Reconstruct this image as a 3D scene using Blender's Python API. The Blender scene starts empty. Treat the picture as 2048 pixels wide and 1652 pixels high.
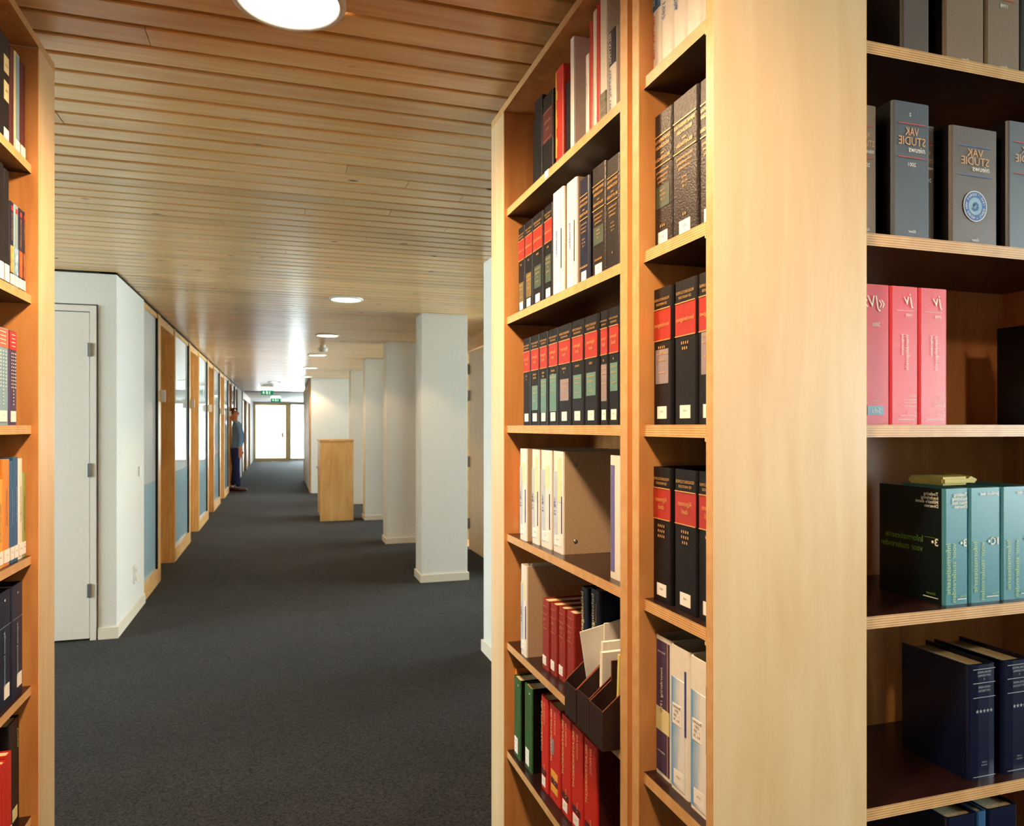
import bpy, bmesh, math, random
from mathutils import Vector, Matrix

S = bpy.context.scene
COL = S.collection
random.seed(7)

# ---------------------------------------------------------------- camera
EYE = 1.40
YAW = math.atan(464 / 1460)
cd = bpy.data.cameras.new('camera')
cam = bpy.data.objects.new('camera', cd)
COL.objects.link(cam)
cam.location = (0, 0, EYE)
cam.rotation_euler = (math.pi / 2, 0, -YAW)
cd.sensor_fit = 'HORIZONTAL'
cd.sensor_width = 36.0
cd.lens = 36.0 * 1460 / 2048
cd.shift_y = 27 / 2048
cd.clip_start = 0.02
cd.dof.use_dof = True
cd.dof.focus_distance = 1.7
cd.dof.aperture_fstop = 9.0
S.camera = cam

# ---------------------------------------------------------------- world and exposure
w = bpy.data.worlds.new('daylight')
S.world = w
w.use_nodes = True
bg = w.node_tree.nodes['Background']
bg.inputs['Color'].default_value = (0.90, 0.96, 1.0, 1)
bg.inputs['Strength'].default_value = 22.0
S.view_settings.view_transform = 'Standard'
S.view_settings.look = 'None'
S.view_settings.exposure = 0.36
S.view_settings.gamma = 1.0
S.view_settings.use_curve_mapping = False
S.cycles.adaptive_threshold = 0.02
S.cycles.max_bounces = 8
S.cycles.diffuse_bounces = 4
S.cycles.glossy_bounces = 4
S.cycles.transparent_max_bounces = 16
S.cycles.sample_clamp_indirect = 6.0
S.cycles.caustics_reflective = False
S.cycles.caustics_refractive = False

WARM = (1.0, 0.67, 0.38)
SPOT_NEAR, SPOT_FAR = 115.0, 38.0


def portal(name, loc, rot, sx, sy):
    l = bpy.data.lights.new(name, 'AREA')
    l.shape = 'RECTANGLE'
    l.size, l.size_y = sx, sy
    l.cycles.is_portal = True
    o = bpy.data.objects.new(name, l)
    COL.objects.link(o)
    o.location = loc
    o.rotation_euler = rot
    return o


H90 = math.pi / 2
portal('sky_portal_reading', (5.65, -1.7, 1.55), (H90, 0, H90), 4.0, 1.6)
portal('sky_portal_left', (-5.35, 12.2, 1.6), (H90, 0, -H90), 13.6, 1.5)
portal('sky_portal_fill_window', (-5.35, 3.75, 1.55), (H90, 0, -H90), 2.9, 1.6)  # sky light for the added window on the left
portal('sky_portal_right', (5.65, 10.0, 1.6), (H90, 0, H90), 11.4, 1.5)
portal('sky_portal_end', (1.2, 31.7, 1.2), (H90, 0, math.pi), 5.0, 2.4)

# ---------------------------------------------------------------- materials
def lin(h):
    h = h.lstrip('#')
    out = []
    for i in (0, 2, 4):
        v = int(h[i:i + 2], 16) / 255
        out.append(v / 12.92 if v <= 0.04045 else ((v + 0.055) / 1.055) ** 2.4)
    return (*out, 1.0)


MATS = {}


def new_mat(name):
    m = bpy.data.materials.new(name)
    m.use_nodes = True
    nt = m.node_tree
    b = nt.nodes['Principled BSDF']
    return m, nt, b


def N(nt, kind, **kw):
    n = nt.nodes.new(kind)
    for k, v in kw.items():
        setattr(n, k, v)
    return n


def ramp(nt, fac, stops):
    r = N(nt, 'ShaderNodeValToRGB')
    e = r.color_ramp.elements
    while len(e) < len(stops):
        e.new(0.5)
    for el, (p, c) in zip(e, stops):
        el.position = p
        el.color = c if len(c) == 4 else (*c, 1)
    nt.links.new(fac, r.inputs[0])
    return r


def bump(nt, b, height, strength, dist=0.002):
    n = N(nt, 'ShaderNodeBump')
    n.inputs['Strength'].default_value = strength
    n.inputs['Distance'].default_value = dist
    nt.links.new(height, n.inputs['Height'])
    nt.links.new(n.outputs[0], b.inputs['Normal'])


def plain(name, hexc, rough=0.5, spec=0.5, var=0.10, scale=40, bmp=0.0, metal=0.0, coat=0.0):
    """one colour with a faint procedural mottling and optional grain relief"""
    if name in MATS:
        return MATS[name]
    m, nt, b = new_mat(name)
    tc = N(nt, 'ShaderNodeTexCoord')
    no = N(nt, 'ShaderNodeTexNoise')
    no.inputs['Scale'].default_value = scale
    no.inputs['Detail'].default_value = 3
    nt.links.new(tc.outputs['Object'], no.inputs['Vector'])
    c = lin(hexc)
    lo = tuple(max(0, x * (1 - var)) for x in c[:3])
    hi = tuple(min(1, x * (1 + var)) for x in c[:3])
    r = ramp(nt, no.outputs['Fac'], [(0.3, lo), (0.7, hi)])
    nt.links.new(r.outputs[0], b.inputs['Base Color'])
    b.inputs['Roughness'].default_value = rough
    b.inputs['Specular IOR Level'].default_value = spec
    b.inputs['Metallic'].default_value = metal
    b.inputs['Coat Weight'].default_value = coat
    if bmp:
        bump(nt, b, no.outputs['Fac'], bmp)
    MATS[name] = m
    return m


def wood(name, light, dark, axis, rough=0.35, knots=0.0, knot_hex='#5a3014', stretch=14, scale=5.0, per_object=False, coat=0.0, contrast=(0.32, 0.72)):
    """grain stretched along one axis of the object's own coordinates"""
    m, nt, b = new_mat(name)
    tc = N(nt, 'ShaderNodeTexCoord')
    vec = tc.outputs['Object']
    if per_object:
        oi = N(nt, 'ShaderNodeObjectInfo')
        mul = N(nt, 'ShaderNodeVectorMath', operation='SCALE')
        mul.inputs[0].default_value = (13.7, 7.1, 3.3)
        nt.links.new(oi.outputs['Random'], mul.inputs['Scale'])
        add = N(nt, 'ShaderNodeVectorMath', operation='ADD')
        nt.links.new(vec, add.inputs[0])
        nt.links.new(mul.outputs[0], add.inputs[1])
        vec = add.outputs[0]
    mp = N(nt, 'ShaderNodeMapping')
    sc = [stretch, stretch, stretch]
    sc['XYZ'.index(axis)] = 1.0
    mp.inputs['Scale'].default_value = sc
    nt.links.new(vec, mp.inputs['Vector'])
    no = N(nt, 'ShaderNodeTexNoise')
    no.inputs['Scale'].default_value = scale
    no.inputs['Detail'].default_value = 6
    no.inputs['Distortion'].default_value = 0.6
    nt.links.new(mp.outputs[0], no.inputs['Vector'])
    r = ramp(nt, no.outputs['Fac'], [(contrast[0], lin(dark)), (contrast[1], lin(light))])
    out = r.outputs[0]
    if per_object:
        hs = N(nt, 'ShaderNodeHueSaturation')
        mr = N(nt, 'ShaderNodeMapRange')
        mr.inputs[3].default_value = 0.86
        mr.inputs[4].default_value = 1.08
        nt.links.new(oi.outputs['Random'], mr.inputs[0])
        nt.links.new(mr.outputs[0], hs.inputs['Value'])
        nt.links.new(out, hs.inputs['Color'])
        out = hs.outputs[0]
    if knots:
        mp2 = N(nt, 'ShaderNodeMapping')
        s2 = [1.0, 1.0, 1.0]
        s2['XYZ'.index(axis)] = 0.6
        mp2.inputs['Scale'].default_value = s2
        nt.links.new(vec, mp2.inputs['Vector'])
        vo = N(nt, 'ShaderNodeTexVoronoi')
        vo.inputs['Scale'].default_value = knots
        nt.links.new(mp2.outputs[0], vo.inputs['Vector'])
        kr = ramp(nt, vo.outputs['Distance'], [(0.05, (1, 1, 1)), (0.105, (0, 0, 0))])
        mx = N(nt, 'ShaderNodeMix', data_type='RGBA')
        nt.links.new(kr.outputs[0], mx.inputs['Factor'])
        nt.links.new(out, mx.inputs[6])
        mx.inputs[7].default_value = lin(knot_hex)
        out = mx.outputs[2]
    nt.links.new(out, b.inputs['Base Color'])
    b.inputs['Roughness'].default_value = rough
    b.inputs['Coat Weight'].default_value = coat
    b.inputs['Coat Roughness'].default_value = 0.28
    bump(nt, b, no.outputs['Fac'], 0.06, 0.001)
    MATS[name] = m
    return m


def ply_edge(name, axis, light='#e6be86', dark='#b07c46', pitch=0.0042):
    """edge of birch plywood: thin veneers stacked along one axis"""
    m, nt, b = new_mat(name)
    tc = N(nt, 'ShaderNodeTexCoord')
    sp = N(nt, 'ShaderNodeSeparateXYZ')
    nt.links.new(tc.outputs['Object'], sp.inputs[0])
    mu = N(nt, 'ShaderNodeMath', operation='MULTIPLY')
    mu.inputs[1].default_value = 1 / pitch
    nt.links.new(sp.outputs['XYZ'.index(axis)], mu.inputs[0])
    fr = N(nt, 'ShaderNodeMath', operation='FRACT')
    nt.links.new(mu.outputs[0], fr.inputs[0])
    r = ramp(nt, fr.outputs[0], [(0.42, lin(light)), (0.5, lin(dark)), (0.92, lin(dark)), (1.0, lin(light))])
    no = N(nt, 'ShaderNodeTexNoise')
    no.inputs['Scale'].default_value = 35
    nt.links.new(tc.outputs['Object'], no.inputs['Vector'])
    r2 = ramp(nt, no.outputs['Fac'], [(0.3, lin(dark)), (0.65, lin(light))])
    mx = N(nt, 'ShaderNodeMix', data_type='RGBA')
    mx.inputs['Factor'].default_value = 0.25
    nt.links.new(r.outputs[0], mx.inputs[6])
    nt.links.new(r2.outputs[0], mx.inputs[7])
    nt.links.new(mx.outputs[2], b.inputs['Base Color'])
    b.inputs['Roughness'].default_value = 0.45
    MATS[name] = m
    return m


def emit(name, rgb, strength):
    m, nt, b = new_mat(name)
    b.inputs['Base Color'].default_value = (*rgb, 1)
    b.inputs['Emission Color'].default_value = (*rgb, 1)
    b.inputs['Emission Strength'].default_value = strength
    MATS[name] = m
    return m


def glass(name, tint=(0.93, 0.98, 0.96), refl=1.0):
    m = bpy.data.materials.new(name)
    m.use_nodes = True
    nt = m.node_tree
    nt.nodes.remove(nt.nodes['Principled BSDF'])
    out = nt.nodes['Material Output']
    tr = N(nt, 'ShaderNodeBsdfTransparent')
    tr.inputs[0].default_value = (*tint, 1)
    gl = N(nt, 'ShaderNodeBsdfGlossy')
    gl.inputs['Roughness'].default_value = 0.01
    fr = N(nt, 'ShaderNodeFresnel')
    fr.inputs['IOR'].default_value = 1.52
    mx = N(nt, 'ShaderNodeMixShader')
    nt.links.new(fr.outputs[0], mx.inputs[0])
    nt.links.new(tr.outputs[0], mx.inputs[1])
    nt.links.new(gl.outputs[0], mx.inputs[2])
    nt.links.new(mx.outputs[0], out.inputs['Surface'])
    MATS[name] = m
    return m


def film(name, rgb, keep, front=0.6):
    """satin glass: scattering body under a reflecting surface, partly see-through"""
    m = bpy.data.materials.new(name)
    m.use_nodes = True
    nt = m.node_tree
    nt.nodes.remove(nt.nodes['Principled BSDF'])
    out = nt.nodes['Material Output']
    tr = N(nt, 'ShaderNodeBsdfTransparent')
    tl = N(nt, 'ShaderNodeBsdfTranslucent')
    tl.inputs[0].default_value = (*rgb, 1)
    df = N(nt, 'ShaderNodeBsdfDiffuse')
    df.inputs[0].default_value = (*rgb, 1)
    a = N(nt, 'ShaderNodeMixShader')
    a.inputs[0].default_value = front
    nt.links.new(tl.outputs[0], a.inputs[1])
    nt.links.new(df.outputs[0], a.inputs[2])
    mx = N(nt, 'ShaderNodeMixShader')
    mx.inputs[0].default_value = keep
    nt.links.new(tr.outputs[0], mx.inputs[1])
    nt.links.new(a.outputs[0], mx.inputs[2])
    gl = N(nt, 'ShaderNodeBsdfGlossy')
    gl.inputs['Roughness'].default_value = 0.02
    fr = N(nt, 'ShaderNodeFresnel')
    fr.inputs['IOR'].default_value = 1.5
    top = N(nt, 'ShaderNodeMixShader')
    nt.links.new(fr.outputs[0], top.inputs[0])
    nt.links.new(mx.outputs[0], top.inputs[1])
    nt.links.new(gl.outputs[0], top.inputs[2])
    nt.links.new(top.outputs[0], out.inputs['Surface'])
    MATS[name] = m
    return m


MAPLE = wood('maple_veneer', '#e5cca6', '#dabb8e', 'Z', rough=0.34, stretch=9, scale=2.2, coat=0.12)
MAPLE_Y = wood('maple_veneer_lying', '#e5cca6', '#dabb8e', 'Y', rough=0.34, stretch=9, scale=2.2, coat=0.12)
PINE = wood('knotty_pine', '#ecc588', '#d6a05c', 'Z', rough=0.38, knots=7.5, stretch=16, scale=4)
PINE_Y = wood('knotty_pine_lying', '#ecc588', '#d6a05c', 'Y', rough=0.38, knots=7.5, stretch=16, scale=4)
SLAT = wood('lacquered_pine_slat', '#f9d79c', '#edb76f', 'X', rough=0.3, knots=6.5, stretch=22, scale=2.2, per_object=True, coat=0.6)
BEECH = wood('knotty_birch_board', '#e2b878', '#cd9854', 'Z', rough=0.4, knots=3.2, knot_hex='#8d5522', stretch=5, scale=2.0)
PLY_X, PLY_Y, PLY_Z = ply_edge('plywood_edge_x', 'X'), ply_edge('plywood_edge_y', 'Y'), ply_edge('plywood_edge_z', 'Z')
BIRCH_IN = wood('warm_cast_birch_inside', '#dda264', '#c4834a', 'Z', rough=0.36, stretch=9, scale=2.2, coat=0.1)  # orange cast of the warm light put into the wood colour
FILM = plain('brown_phenolic_film', '#241110', rough=0.3, var=0.15, scale=12)
WHITE = plain('white_plaster', '#e4e6e2', rough=0.7, var=0.02, scale=60, bmp=0.05)
CREAM = plain('cream_skirting', '#e6e0cf', rough=0.5, var=0.03)
DOORW = plain('white_door_lacquer', '#e6e3de', rough=0.4, var=0.02)
DARK = plain('dark_void', '#120c08', rough=0.9)
STEEL = plain('brushed_steel', '#a9acae', rough=0.35, metal=0.9, var=0.05)
ALU = plain('grey_trim_metal', '#dcd8cc', rough=0.4, metal=0.0)
PLASTIC = plain('white_plastic', '#e9e9e6', rough=0.4, var=0.02)
PAPER = plain('page_edges', '#d9c9a4', rough=0.8, var=0.18, scale=260)
PAPERW = plain('white_paper', '#eceae4', rough=0.7, var=0.03)
PAPERY = plain('yellow_paper', '#dfcf7c', rough=0.7, var=0.04)
GLASS = glass('clear_glass')
FROST = film('blue_satin_glass', (0.58, 0.82, 0.93), 0.9)
FROST_U = film('pale_satin_glass', (0.90, 0.97, 0.96), 0.88)
FROST_W = film('frosted_white_film', (0.95, 0.98, 1.0), 0.72, 0.3)
LAMP = emit('lamp_diffuser', (1.0, 0.93, 0.80), 9.0)
GREEN = emit('exit_green', (0.0, 0.30, 0.14), 0.5)
SIGNW = emit('exit_white', (0.95, 1.0, 0.95), 0.9)

# carpet
m, nt, b = new_mat('charcoal_carpet')
tc = N(nt, 'ShaderNodeTexCoord')
n1 = N(nt, 'ShaderNodeTexNoise')
n1.inputs['Scale'].default_value = 130
n1.inputs['Detail'].default_value = 4
n2 = N(nt, 'ShaderNodeTexNoise')
n2.inputs['Scale'].default_value = 2.2
n2.inputs['Detail'].default_value = 3
nt.links.new(tc.outputs['Object'], n1.inputs['Vector'])
nt.links.new(tc.outputs['Object'], n2.inputs['Vector'])
r1 = ramp(nt, n1.outputs['Fac'], [(0.30, lin('#070707')), (0.70, lin('#3a3a39'))])
r2 = ramp(nt, n2.outputs['Fac'], [(0.3, (0.85, 0.85, 0.85)), (0.7, (1.1, 1.1, 1.1))])
mx = N(nt, 'ShaderNodeMix', data_type='RGBA', blend_type='MULTIPLY')
mx.inputs['Factor'].default_value = 1.0
nt.links.new(r1.outputs[0], mx.inputs[6])
nt.links.new(r2.outputs[0], mx.inputs[7])
nt.links.new(mx.outputs[2], b.inputs['Base Color'])
b.inputs['Roughness'].default_value = 0.85
b.inputs['Sheen Weight'].default_value = 0.03
b.inputs['Specular IOR Level'].default_value = 0.12
b.inputs['Sheen Roughness'].default_value = 0.5
bump(nt, b, n1.outputs['Fac'], 0.8, 0.004)
CARPET = m

# ---------------------------------------------------------------- geometry helpers
def link(o, parent=None):
    COL.objects.link(o)
    if parent is not None:
        o.parent = parent
    return o


def tag(o, label=None, cat=None, group=None, kind=None):
    if label:
        o['label'] = label
    if cat:
        o['category'] = cat
    if group:
        o['group'] = group
    if kind:
        o['kind'] = kind
    return o


def empty(name, loc=(0, 0, 0), rz=0.0, **kw):
    o = bpy.data.objects.new(name, None)
    o.empty_display_size = 0.05
    COL.objects.link(o)
    o.location = loc
    o.rotation_euler = (0, 0, rz)
    return tag(o, **kw)


def add_box(bm, x0, x1, y0, y1, z0, z1, mi=0):
    v = [bm.verts.new(p) for p in ((x0, y0, z0), (x1, y0, z0), (x1, y1, z0), (x0, y1, z0),
                                   (x0, y0, z1), (x1, y0, z1), (x1, y1, z1), (x0, y1, z1))]
    fs = []
    for q in ((0, 3, 2, 1), (4, 5, 6, 7), (0, 1, 5, 4), (1, 2, 6, 5), (2, 3, 7, 6), (3, 0, 4, 7)):
        f = bm.faces.new([v[i] for i in q])
        f.material_index = mi
        fs.append(f)
    return fs


def finish(name, bm, mats, parent=None, loc=None, smooth=False):
    me = bpy.data.meshes.new(name)
    bm.normal_update()
    bm.to_mesh(me)
    bm.free()
    for mm in (mats if isinstance(mats, (list, tuple)) else [mats]):
        me.materials.append(mm)
    if smooth:
        for p in me.polygons:
            p.use_smooth = True
    o = bpy.data.objects.new(name, me)
    link(o, parent)
    if loc is not None:
        o.location = loc
    return o


def rel(parent, p):
    """world point -> local to an unrotated parent empty"""
    return tuple(a - b for a, b in zip(p, parent.location)) if parent is not None else p


def box(name, x0, x1, y0, y1, z0, z1, mat, parent=None, bev=0.0, edge=None, axes=''):
    """box given in world coordinates; own origin at its low corner; edge material on faces whose normal lies on `axes`"""
    bm = bmesh.new()
    add_box(bm, 0, x1 - x0, 0, y1 - y0, 0, z1 - z0)
    if edge is not None:
        bm.normal_update()
        for f in bm.faces:
            k = max(range(3), key=lambda i: abs(f.normal[i]))
            if 'XYZ'[k] in axes:
                f.material_index = 1
    if bev:
        bmesh.ops.bevel(bm, geom=bm.edges[:], offset=bev, segments=2, affect='EDGES', profile=0.6)
    return finish(name, bm, [mat] + ([edge] if edge else []), parent, rel(parent, (x0, y0, z0)))


def lathe(name, prof, mat, parent=None, loc=(0, 0, 0), seg=32):
    bm = bmesh.new()
    rings = []
    for r, z in prof:
        if r < 1e-6:
            rings.append([bm.verts.new((0, 0, z))])
        else:
            rings.append([bm.verts.new((r * math.cos(2 * math.pi * i / seg), r * math.sin(2 * math.pi * i / seg), z)) for i in range(seg)])
    for a, c in zip(rings, rings[1:]):
        for i in range(seg):
            j = (i + 1) % seg
            if len(a) == 1 and len(c) > 1:
                bm.faces.new((a[0], c[j], c[i]))
            elif len(c) == 1 and len(a) > 1:
                bm.faces.new((a[i], a[j], c[0]))
            elif len(a) > 1:
                bm.faces.new((a[i], a[j], c[j], c[i]))
    return finish(name, bm, mat, parent, loc, smooth=True)


def struct(o, label=None):
    o['kind'] = 'structure'
    if label:
        o['label'] = label
    return o


def wall(name, axis, p0, p1, u0, u1, z0, z1, holes, mat, label=None):
    """a wall slab along one axis with rectangular holes (u0,u1,z0,z1)"""
    bm = bmesh.new()
    us = sorted({u0, u1, *[h[0] for h in holes], *[h[1] for h in holes]})
    zs = sorted({z0, z1, *[h[2] for h in holes], *[h[3] for h in holes]})
    for a, c in zip(us, us[1:]):
        for d, e in zip(zs, zs[1:]):
            um, zm = (a + c) / 2, (d + e) / 2
            if any(h[0] < um < h[1] and h[2] < zm < h[3] for h in holes):
                continue
            if axis == 'X':
                add_box(bm, a, c, p0, p1, d, e)
            else:
                add_box(bm, p0, p1, a, c, d, e)
    bmesh.ops.remove_doubles(bm, verts=bm.verts[:], dist=1e-5)
    return struct(finish(name, bm, mat), label)


# ---------------------------------------------------------------- setting: floor, ceiling, walls
CEIL = 2.42
fl = box('floor', -5.2, 5.5, -4.8, 31.5, -0.05, 0.0, CARPET)
struct(fl, 'charcoal grey carpet floor of the library and corridor')

cl = box('ceiling', -5.2, 5.5, -4.8, 22.4, 2.47, 2.52, plain('brown_ceiling_backing', '#4a2a14', rough=0.8))
struct(cl, 'ceiling of lacquered pine slats with dark open joints')
PITCH, SW = 0.107, 0.0905


def slat_mesh(length):
    bm = bmesh.new()
    c, hw, t = 0.003, SW / 2, 0.030
    prof = [(-hw, t), (-hw, c), (-hw + c, 0), (hw - c, 0), (hw, c), (hw, t)]
    a = [bm.verts.new((0, y, z)) for y, z in prof]
    d = [bm.verts.new((length, y, z)) for y, z in prof]
    for i in range(6):
        j = (i + 1) % 6
        bm.faces.new((a[i], d[i], d[j], a[j]))
    bm.faces.new(a[::-1] if False else a)
    bm.faces.new(d[::-1])
    bmesh.ops.recalc_face_normals(bm, faces=bm.faces[:])
    me = bpy.data.meshes.new('slat')
    bm.to_mesh(me)
    bm.free()
    me.materials.append(SLAT)
    return me


full = slat_mesh(10.4)
rs = random.Random(3)
n_first, n_last = -34, 187
for n in range(n_first, n_last + 1):
    y = 2.275 + PITCH * (n + 0.5)
    if y > 22.3:
        break
    cuts = [None]
    if -20 < n < 60 and rs.random() < 0.75:
        cuts = [rs.uniform(-1.1, 1.5)]
    if n == -2:
        cuts = [-0.33]
    if cuts[0] is None:
        parts = [(full, -5.1)]
    else:
        q = cuts[0]
        parts = [(slat_mesh(q + 5.1 - 0.001), -5.1), (slat_mesh(5.3 - q - 0.001), q + 0.001)]
    for me, x in parts:
        o = bpy.data.objects.new('slat', me)
        link(o, cl)
        # the ceiling's own origin is its low corner
        o.location = (x + 5.2, y + 4.8, CEIL + rs.uniform(0, 0.0015) - 2.47)

c2 = box('ceiling_end', -5.2, 5.5, 22.4, 31.5, 2.40, 2.52, WHITE)
c2.name = 'ceiling_white'
struct(c2, 'white plastered ceiling at the far end of the corridor')

wall('wall_back', 'X', -4.8, -4.6, -5.2, 5.5, 0, 2.45, [], WHITE, 'white outer wall behind the viewer')
wall('wall_outer_left', 'Y', -5.2, -5.0, -4.6, 31.5, 0, 2.45, [(2.3, 5.2, 0.75, 2.35)] + [(5.5 + 2.3 * i, 7.6 + 2.3 * i, 0.9, 2.3) for i in range(6)], WHITE, 'white outer wall of the offices on the left')
wall('wall_outer_right', 'Y', 5.3, 5.5, -4.6, 31.5, 0, 2.45, [(-3.6, 0.2, 0.75, 2.35)] + [(4.5 + 2.3 * i, 6.6 + 2.3 * i, 0.9, 2.3) for i in range(5)], WHITE, 'white outer wall of the offices on the right')
wall('wall_end', 'X', 31.3, 31.5, -5.0, 5.3, 0, 2.45, [(-1.0, 0.32, 0, 2.34), (0.37, 3.6, 0.05, 2.34)], WHITE, 'white wall closing the far end of the corridor')
e = empty('window_8', (5.39, -3.6, 0.75), kind='structure', label='wide pine window right of and behind the viewer')
box('pane', 5.40, 5.408, -3.6, 0.2, 0.75, 2.35, GLASS, e)
for i in range(4):
    y = -3.6 + 3.74 * i / 3
    box('mullion', 5.37, 5.43, y, y + 0.06, 0.75, 2.35, PINE, e)
for z in (0.75, 2.3):
    box('window_rail', 5.37, 5.43, -3.6, 0.2, z, z + 0.05, PINE_Y, e)
e = empty('window_10', (-5.1, 2.3, 0.75), kind='structure', label='added unseen pine window far left of the white door')  # unseen window added to brighten the white cross wall
box('pane', -5.104, -5.096, 2.3, 5.2, 0.75, 2.35, GLASS, e)
for y in (2.3, 3.72, 5.14):
    box('mullion', -5.13, -5.07, y, y + 0.06, 0.75, 2.35, PINE, e)
for z in (0.75, 2.3):
    box('window_rail', -5.13, -5.07, 2.3, 5.2, z, z + 0.05, PINE_Y, e)
e = empty('window_9', (0.37, 31.38, 0.05), kind='structure', label='wide pine window at the bright far end of the corridor')
box('pane', 0.37, 3.6, 31.39, 31.398, 0.05, 2.34, GLASS, e)
for i in range(3):
    x = 0.37 + 3.17 * i / 2
    box('mullion', x, x + 0.06, 31.36, 31.43, 0.05, 2.34, PINE, e)
for z in (0.05, 2.29):
    box('window_rail', 0.37, 3.6, 31.36, 31.43, z, z + 0.05, PINE, e)

# left: white cross wall with the flush door, and the wall along the corridor
LX = -1.031
wall('wall_left_cross', 'X', 5.40, 5.50, -5.0, LX, 0, 2.405, [(-2.17, -1.139, 0, 2.202)], WHITE, 'white cross wall with the flush white door left of the corridor')
wall('wall_left', 'Y', LX - 0.10, LX, 5.50, 6.42, 0, 2.405, [], WHITE, 'short white wall before the first glazed office panel')
for nm, a in (('shade_strip_1', (LX - 0.1, LX - 0.004, 5.404, 22.1, 2.405, 2.42)), ('shade_strip_2', (-5.0, LX - 0.004, 5.404, 5.5, 2.405, 2.42))):
    struct(box(nm, *a, DARK), 'dark shadow gap between wall and slatted ceiling' + (' along the corridor' if nm == 'shade_strip_1' else ' over the white door'))  # black strips stand in for the shade between wall and slats
struct(box('baseboard_left', LX, LX + 0.012, 5.388, 6.42, 0, 0.075, CREAM), 'cream skirting along the short white corridor wall')
struct(box('baseboard_cross', -1.139, LX, 5.388, 5.40, 0, 0.075, CREAM), 'cream skirting under the wall beside the flush white door')
d = empty('door_1', (-1.65, 5.40, 0), kind='structure', label='flush white door with three steel hinges in the cross wall')
box('frame_post', -1.187 + 0.002, -1.149, 5.385, 5.46, 0, 2.192, DOORW, d, bev=0.002)
box('frame_post', -2.16, -2.122, 5.385, 5.46, 0, 2.192, DOORW, d, bev=0.002)
box('frame_head', -2.122, -1.185, 5.385, 5.46, 2.152, 2.192, DOORW, d, bev=0.002)
leaf = box('door_leaf', -2.117, -1.191, 5.394, 5.432, 0.012, 2.147, DOORW, d, bev=0.002)
box('shade_backing', -2.17, -1.139, 5.462, 5.472, 0, 2.202, DARK, d)  # dark sheet paints the shade in the joints around the door
for z in (1.902, 1.115, 0.328):
    h = box('hinge', -1.2, -1.176, 5.374, 5.386, z - 0.045, z + 0.045, STEEL, d, bev=0.003)

lv = box('light_switch', LX, LX + 0.012, 6.17, 6.245, 1.02, 1.095, PLASTIC, bev=0.004)
tag(lv, 'white square light switch on the short white corridor wall', 'switch')
sk = empty('wall_socket', (LX, 6.0, 0.26), label='white double socket low on the short white corridor wall', cat='socket')
box('cover_plate', LX, LX + 0.012, 5.965, 6.04, 0.24, 0.375, PLASTIC, sk, bev=0.004)
for z in (0.275, 0.34):
    lathe('socket_well', [(0, 0), (0.02, 0), (0.02, 0.004), (0.0, 0.004)], CREAM, sk, (0.014, 0.002, z - 0.26), 16).rotation_euler = (0, H90, 0)

# glazed office fronts on the left, bay after bay
BAY = 2.335
ordw = ['first', 'second', 'third', 'fourth', 'fifth', 'sixth', 'seventh']
posts = []
for i in range(6):
    g0 = 6.42 if i == 0 else 8.24 + BAY * (i - 1)      # glass starts
    g1 = 7.13 + BAY * i                                # post starts
    o0, o1 = 7.285 + BAY * i, 8.24 + BAY * i           # door opening
    e = empty('window_%d' % (i + 1), (LX, g0, 0), kind='structure', label='%s pine framed glass panel along the left of the corridor' % ordw[i])
    box('bottom_rail', LX - 0.09, LX, g0, g1 + 0.05, 0, 0.135, PINE_Y, e, bev=0.003)
    box('top_rail', LX - 0.09, LX - 0.012, g0, g1, 2.36, 2.405, PINE_Y, e)
    box('pane', LX - 0.030, LX - 0.022, g0 + 0.005, g1, 0.92, 2.36, FROST_U, e)
    box('lower_pane', LX - 0.030, LX - 0.022, g0 + 0.005, g1, 0.135, 0.918, FROST, e)
    box('post', LX - 0.13, LX, g1 + 0.012, o0, 0.0, 2.405, PINE, e, bev=0.004)
    box('glazing_bead', LX - 0.05, LX - 0.004, g1 - 0.002, g1 + 0.012, 0.135, 2.36, DARK, e)
    if i:
        box('post', LX - 0.13, LX, g0 - 0.001, g0 + 0.035, 0.0, 2.405, PINE, e, bev=0.004)
    d = empty('door_%d' % (i + 2), (LX, o0, 0), kind='structure', label='%s recessed pine doorway along the left of the corridor' % ordw[i])
    box('jamb', LX - 0.17, LX - 0.004, o1 - 0.03, o1 - 0.002, 0, 2.405, PINE, d)
    box('jamb_stop', LX - 0.085, LX - 0.07, o1 - 0.042, o1 - 0.03, 0, 2.33, PINE, d)
    box('door_head', LX - 0.17, LX - 0.012, o0, o1 - 0.03, 2.33, 2.405, PINE_Y, d)
    box('door_leaf', LX - 0.205, LX - 0.165, o0 + 0.004, o1 - 0.035, 0.01, 2.32, PINE, d)
    for z in (2.16, 1.89, 1.08, 0.31):
        box('hinge', LX - 0.164, LX - 0.125, o1 - 0.045, o1 - 0.030, z - 0.05, z + 0.05, STEEL, d, bev=0.003)
    s = box('room_sign', LX, LX + 0.045, o0 - 0.05, o0 - 0.03, 1.62, 1.73, PLASTIC, bev=0.004)
    tag(s, 'small white room sign beside the %s doorway on the left' % ordw[i], 'sign', 'room signs along the corridor')
    # partition between offices
    struct(box('wall_office', -5.0, LX - 0.21, o1 + 0.02, o1 + 0.10, 0, 2.43, WHITE), 'white partition behind the %s glazed office front' % ordw[i])
yend = 8.24 + BAY * 5
wall('wall_left_far', 'Y', LX - 0.10, LX, yend, 22.0, 0, 2.405, [], WHITE, 'white stretch of left corridor wall behind the walking person')
wall('wall_left_end', 'Y', LX - 0.10, LX, 27.6, 31.3, 0, 2.40, [], WHITE, 'last white stretch of the left wall before the end door')
d = empty('door_8', (LX, 22.0, 0), kind='structure', label='pine framed double doorway far down the left wall')
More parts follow.
